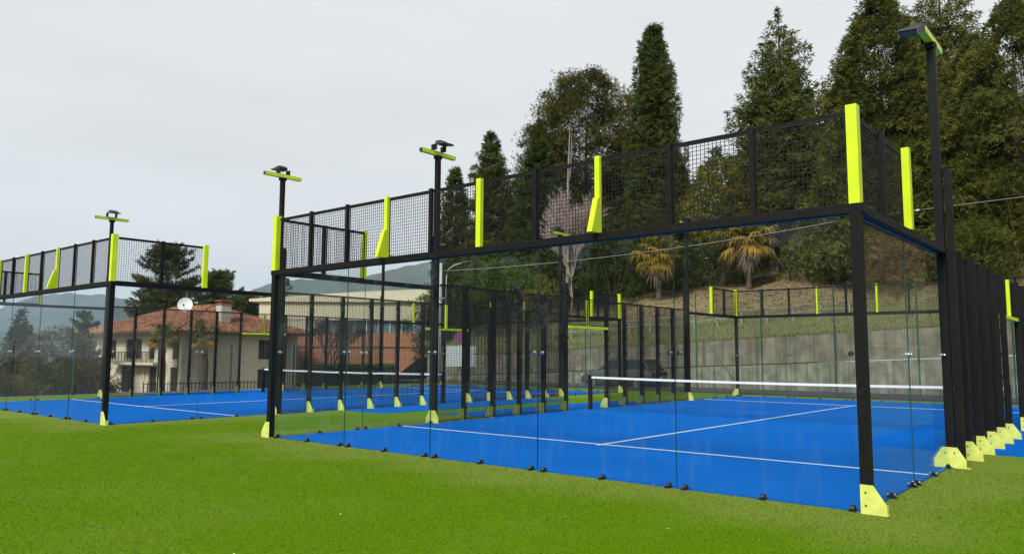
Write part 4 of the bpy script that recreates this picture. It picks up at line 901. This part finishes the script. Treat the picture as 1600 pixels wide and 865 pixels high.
def car(x, y, label):
    root = thing('parked_car', label, 'car', (x, y, -.10)); paint = mat('dark_grey_car_paint', (.075, .08, .075), .4, spec=.3)
    # body: cross-sections along x (front at -x)
    st = [(-2.0,.30,.62,.70),(-1.9,.22,.70,.80),(-1.2,.20,.86,.85),(-.75,.20,.92,.86),(.9,.20,.95,.86),(1.75,.22,.95,.84),(2.0,.32,.80,.76)]
    b = MB()
    for X, z0, z1, w in st:
        for yy, zz in ((-w,z0+.12),(-w*1.0,z0+.35),(-w*.97,z1-.10),(-w*.88,z1),(w*.88,z1),(w*.97,z1-.10),(w,z0+.35),(w,z0+.12),(w*.85,z0),(-w*.85,z0)): b.v.append((X,yy,zz))
    n = 10
    for k in range(len(st)-1):
        for i in range(n): j = (i+1) % n; b.f.append((k*n+i,k*n+j,(k+1)*n+j,(k+1)*n+i)); b.m.append(0)
    b.f += [tuple(range(n)), tuple(reversed(range((len(st)-1)*n, len(st)*n)))]; b.m += [0, 0]
    obj('body', b.mesh('body', paint, True), root)
    g_ = MB(); lo_ = [(-.95,.74),(1.80,.76)]; A = [(-.95,-.74,.90),(1.82,-.74,.93),(1.82,.74,.93),(-.95,.74,.90),(-.25,-.60,1.36),(1.45,-.60,1.38),(1.45,.60,1.38),(-.25,.60,1.36)]
    g_.v = A; g_.f = [(0,1,5,4),(1,2,6,5),(2,3,7,6),(3,0,4,7)]; g_.m = [0]*4; obj('windows', g_.mesh('windows', dglass), root)
    obj('roof', MB().prism([(-.30,-.62),(1.48,-.62),(1.48,.62),(-.30,.62)], 2, 1.36, 1.42).mesh('roof', paint), root)
    for s in (-1, 1):
        for p0, p1 in (((-.97,s*.75,.90),(-.27,s*.61,1.38)), ((.55,s*.75,.92),(.55,s*.61,1.38)), ((1.84,s*.75,.92),(1.47,s*.61,1.38))): obj('pillar', MB().tube([p0, p1], .045, 5).mesh('pillar', paint), root)
        for wx in (-1.25, 1.25):
            w = obj('wheel', MB().disc((wx, s*.78, .30), 1, .30, .19, 20).mesh('wheel', mat('tyre', (.012,.012,.012), .8)), root); obj('rim', MB().disc((wx, s*.86, .30), 1, .19, .04, 14).mesh('rim', steel), w)
        obj('tail_light', MB().box(1.86, 2.0, s*.60-.13, s*.60+.13, .66, .86).mesh('tail_light', mat('tail_red', (.5, .015, .015), .2)), root)
        obj('headlight', MB().box(-2.0, -1.86, s*.55-.15, s*.55+.15, .58, .70).mesh('headlight', mat('headlight_glass', (.7,.72,.75), .1)), root)
    obj('number_plate', MB().box(2.0, 2.012, -.26, .26, .50, .61).mesh('number_plate', white), root)
car(-17.9, 24.6, 'dark grey hatchback parked behind the mesh below the concrete wall')

# ------------------------------------------------------------------ mountains and haze
forest = mat('forested_slope', (.035, .045, .028), 1, base2=(.085, .075, .055), nscale=.004, bump=0)
def ridge_mesh(pxs, D, depth, seed):
    """ridge line given as (world x, y, z) crest points; slopes fall both ways with relief"""
    g = np.random.default_rng(seed); P = np.array(pxs, float); s = np.linspace(0, 1, len(P)); N = 150; S = np.linspace(0, 1, N)
    cr_ = np.stack([np.interp(S, s, P[:, k]) for k in range(3)], 1)
    cdir = cr_[:, :2]-np.array([2.3, -8.]); cdir /= np.linalg.norm(cdir, axis=1, keepdims=True)
    Wn = 34; rows = []
    nz_ = lambda a, b: sum(np.sin(a*f*1.0+p)*np.sin(b*f*.7+q)/f for f, p, q in zip((1, 2.1, 4.3, 8.7, 15), g.uniform(0, 6, 5), g.uniform(0, 6, 5)))
    for j in range(Wn):
        v = j/(Wn-1)*2-1; off = v*depth; base = -45; h = cr_[:, 2]-base; f = (1-abs(v))**1.05
        rel = nz_(S*26, np.full(N, v*5.))*.085*h*(1-f)*(f > 0)+nz_(S*60, np.full(N, v*9.))*.012*h
        rows.append(np.concatenate([cr_[:, :2]+cdir*off, (base+h*f+rel)[:, None]], 1))
    V = np.vstack(rows); i = np.arange(N-1)[None, :]+np.arange(Wn-1)[:, None]*N; F = np.stack([i, i+1, i+N+1, i+N], -1).reshape(-1, 4)
    me = bpy.data.meshes.new('mountain'); me.from_pydata(V.tolist(), [], F.tolist()); me.materials.append(forest); me.polygons.foreach_set('use_smooth', [True]*len(F)); me.update(); return me
RD = Vector((2.28, -8.04, 1.49))
def far(px, py, D): d = fw+rx*(px-800)/FPX-uy*(py-432.5)/FPX; return tuple(RD+d*D)
tag(obj('mountain', ridge_mesh([far(a, b_, 6300) for a, b_ in ((-420,470),(-250,488),(-90,492),(0,480),(40,464),(85,455),(130,457),(170,458),(210,468),(260,482),(330,500),(420,520))], 6300, 1500, 3)), kind='structure')
tag(obj('mountain', ridge_mesh([far(a, b_, 4600) for a, b_ in ((300,505),(350,475),(395,450),(430,437),(470,433),(520,434),(560,431),(600,421),(640,411),(690,402),(760,395),(900,400),(1100,420),(1300,430))], 4600, 1300, 4)), kind='structure')
hzm = bpy.data.materials.new('air_haze'); hzm.use_nodes = True; t = hzm.node_tree; t.nodes.clear()
o_ = t.nodes.new('ShaderNodeOutputMaterial'); pv = t.nodes.new('ShaderNodeVolumePrincipled'); pv.inputs['Density'].default_value = 6.5e-5; pv.inputs['Color'].default_value = (.50, .74, 1.0, 1); pv.inputs['Anisotropy'].default_value = .2
t.links.new(pv.outputs['Volume'], o_.inputs['Volume'])
tag(obj('haze', MB().box(-8600, 3000, -3000, 7600, -60, 720).mesh('haze', hzm)), 'pale blue haze in the air of the valley', 'haze', kind='stuff')
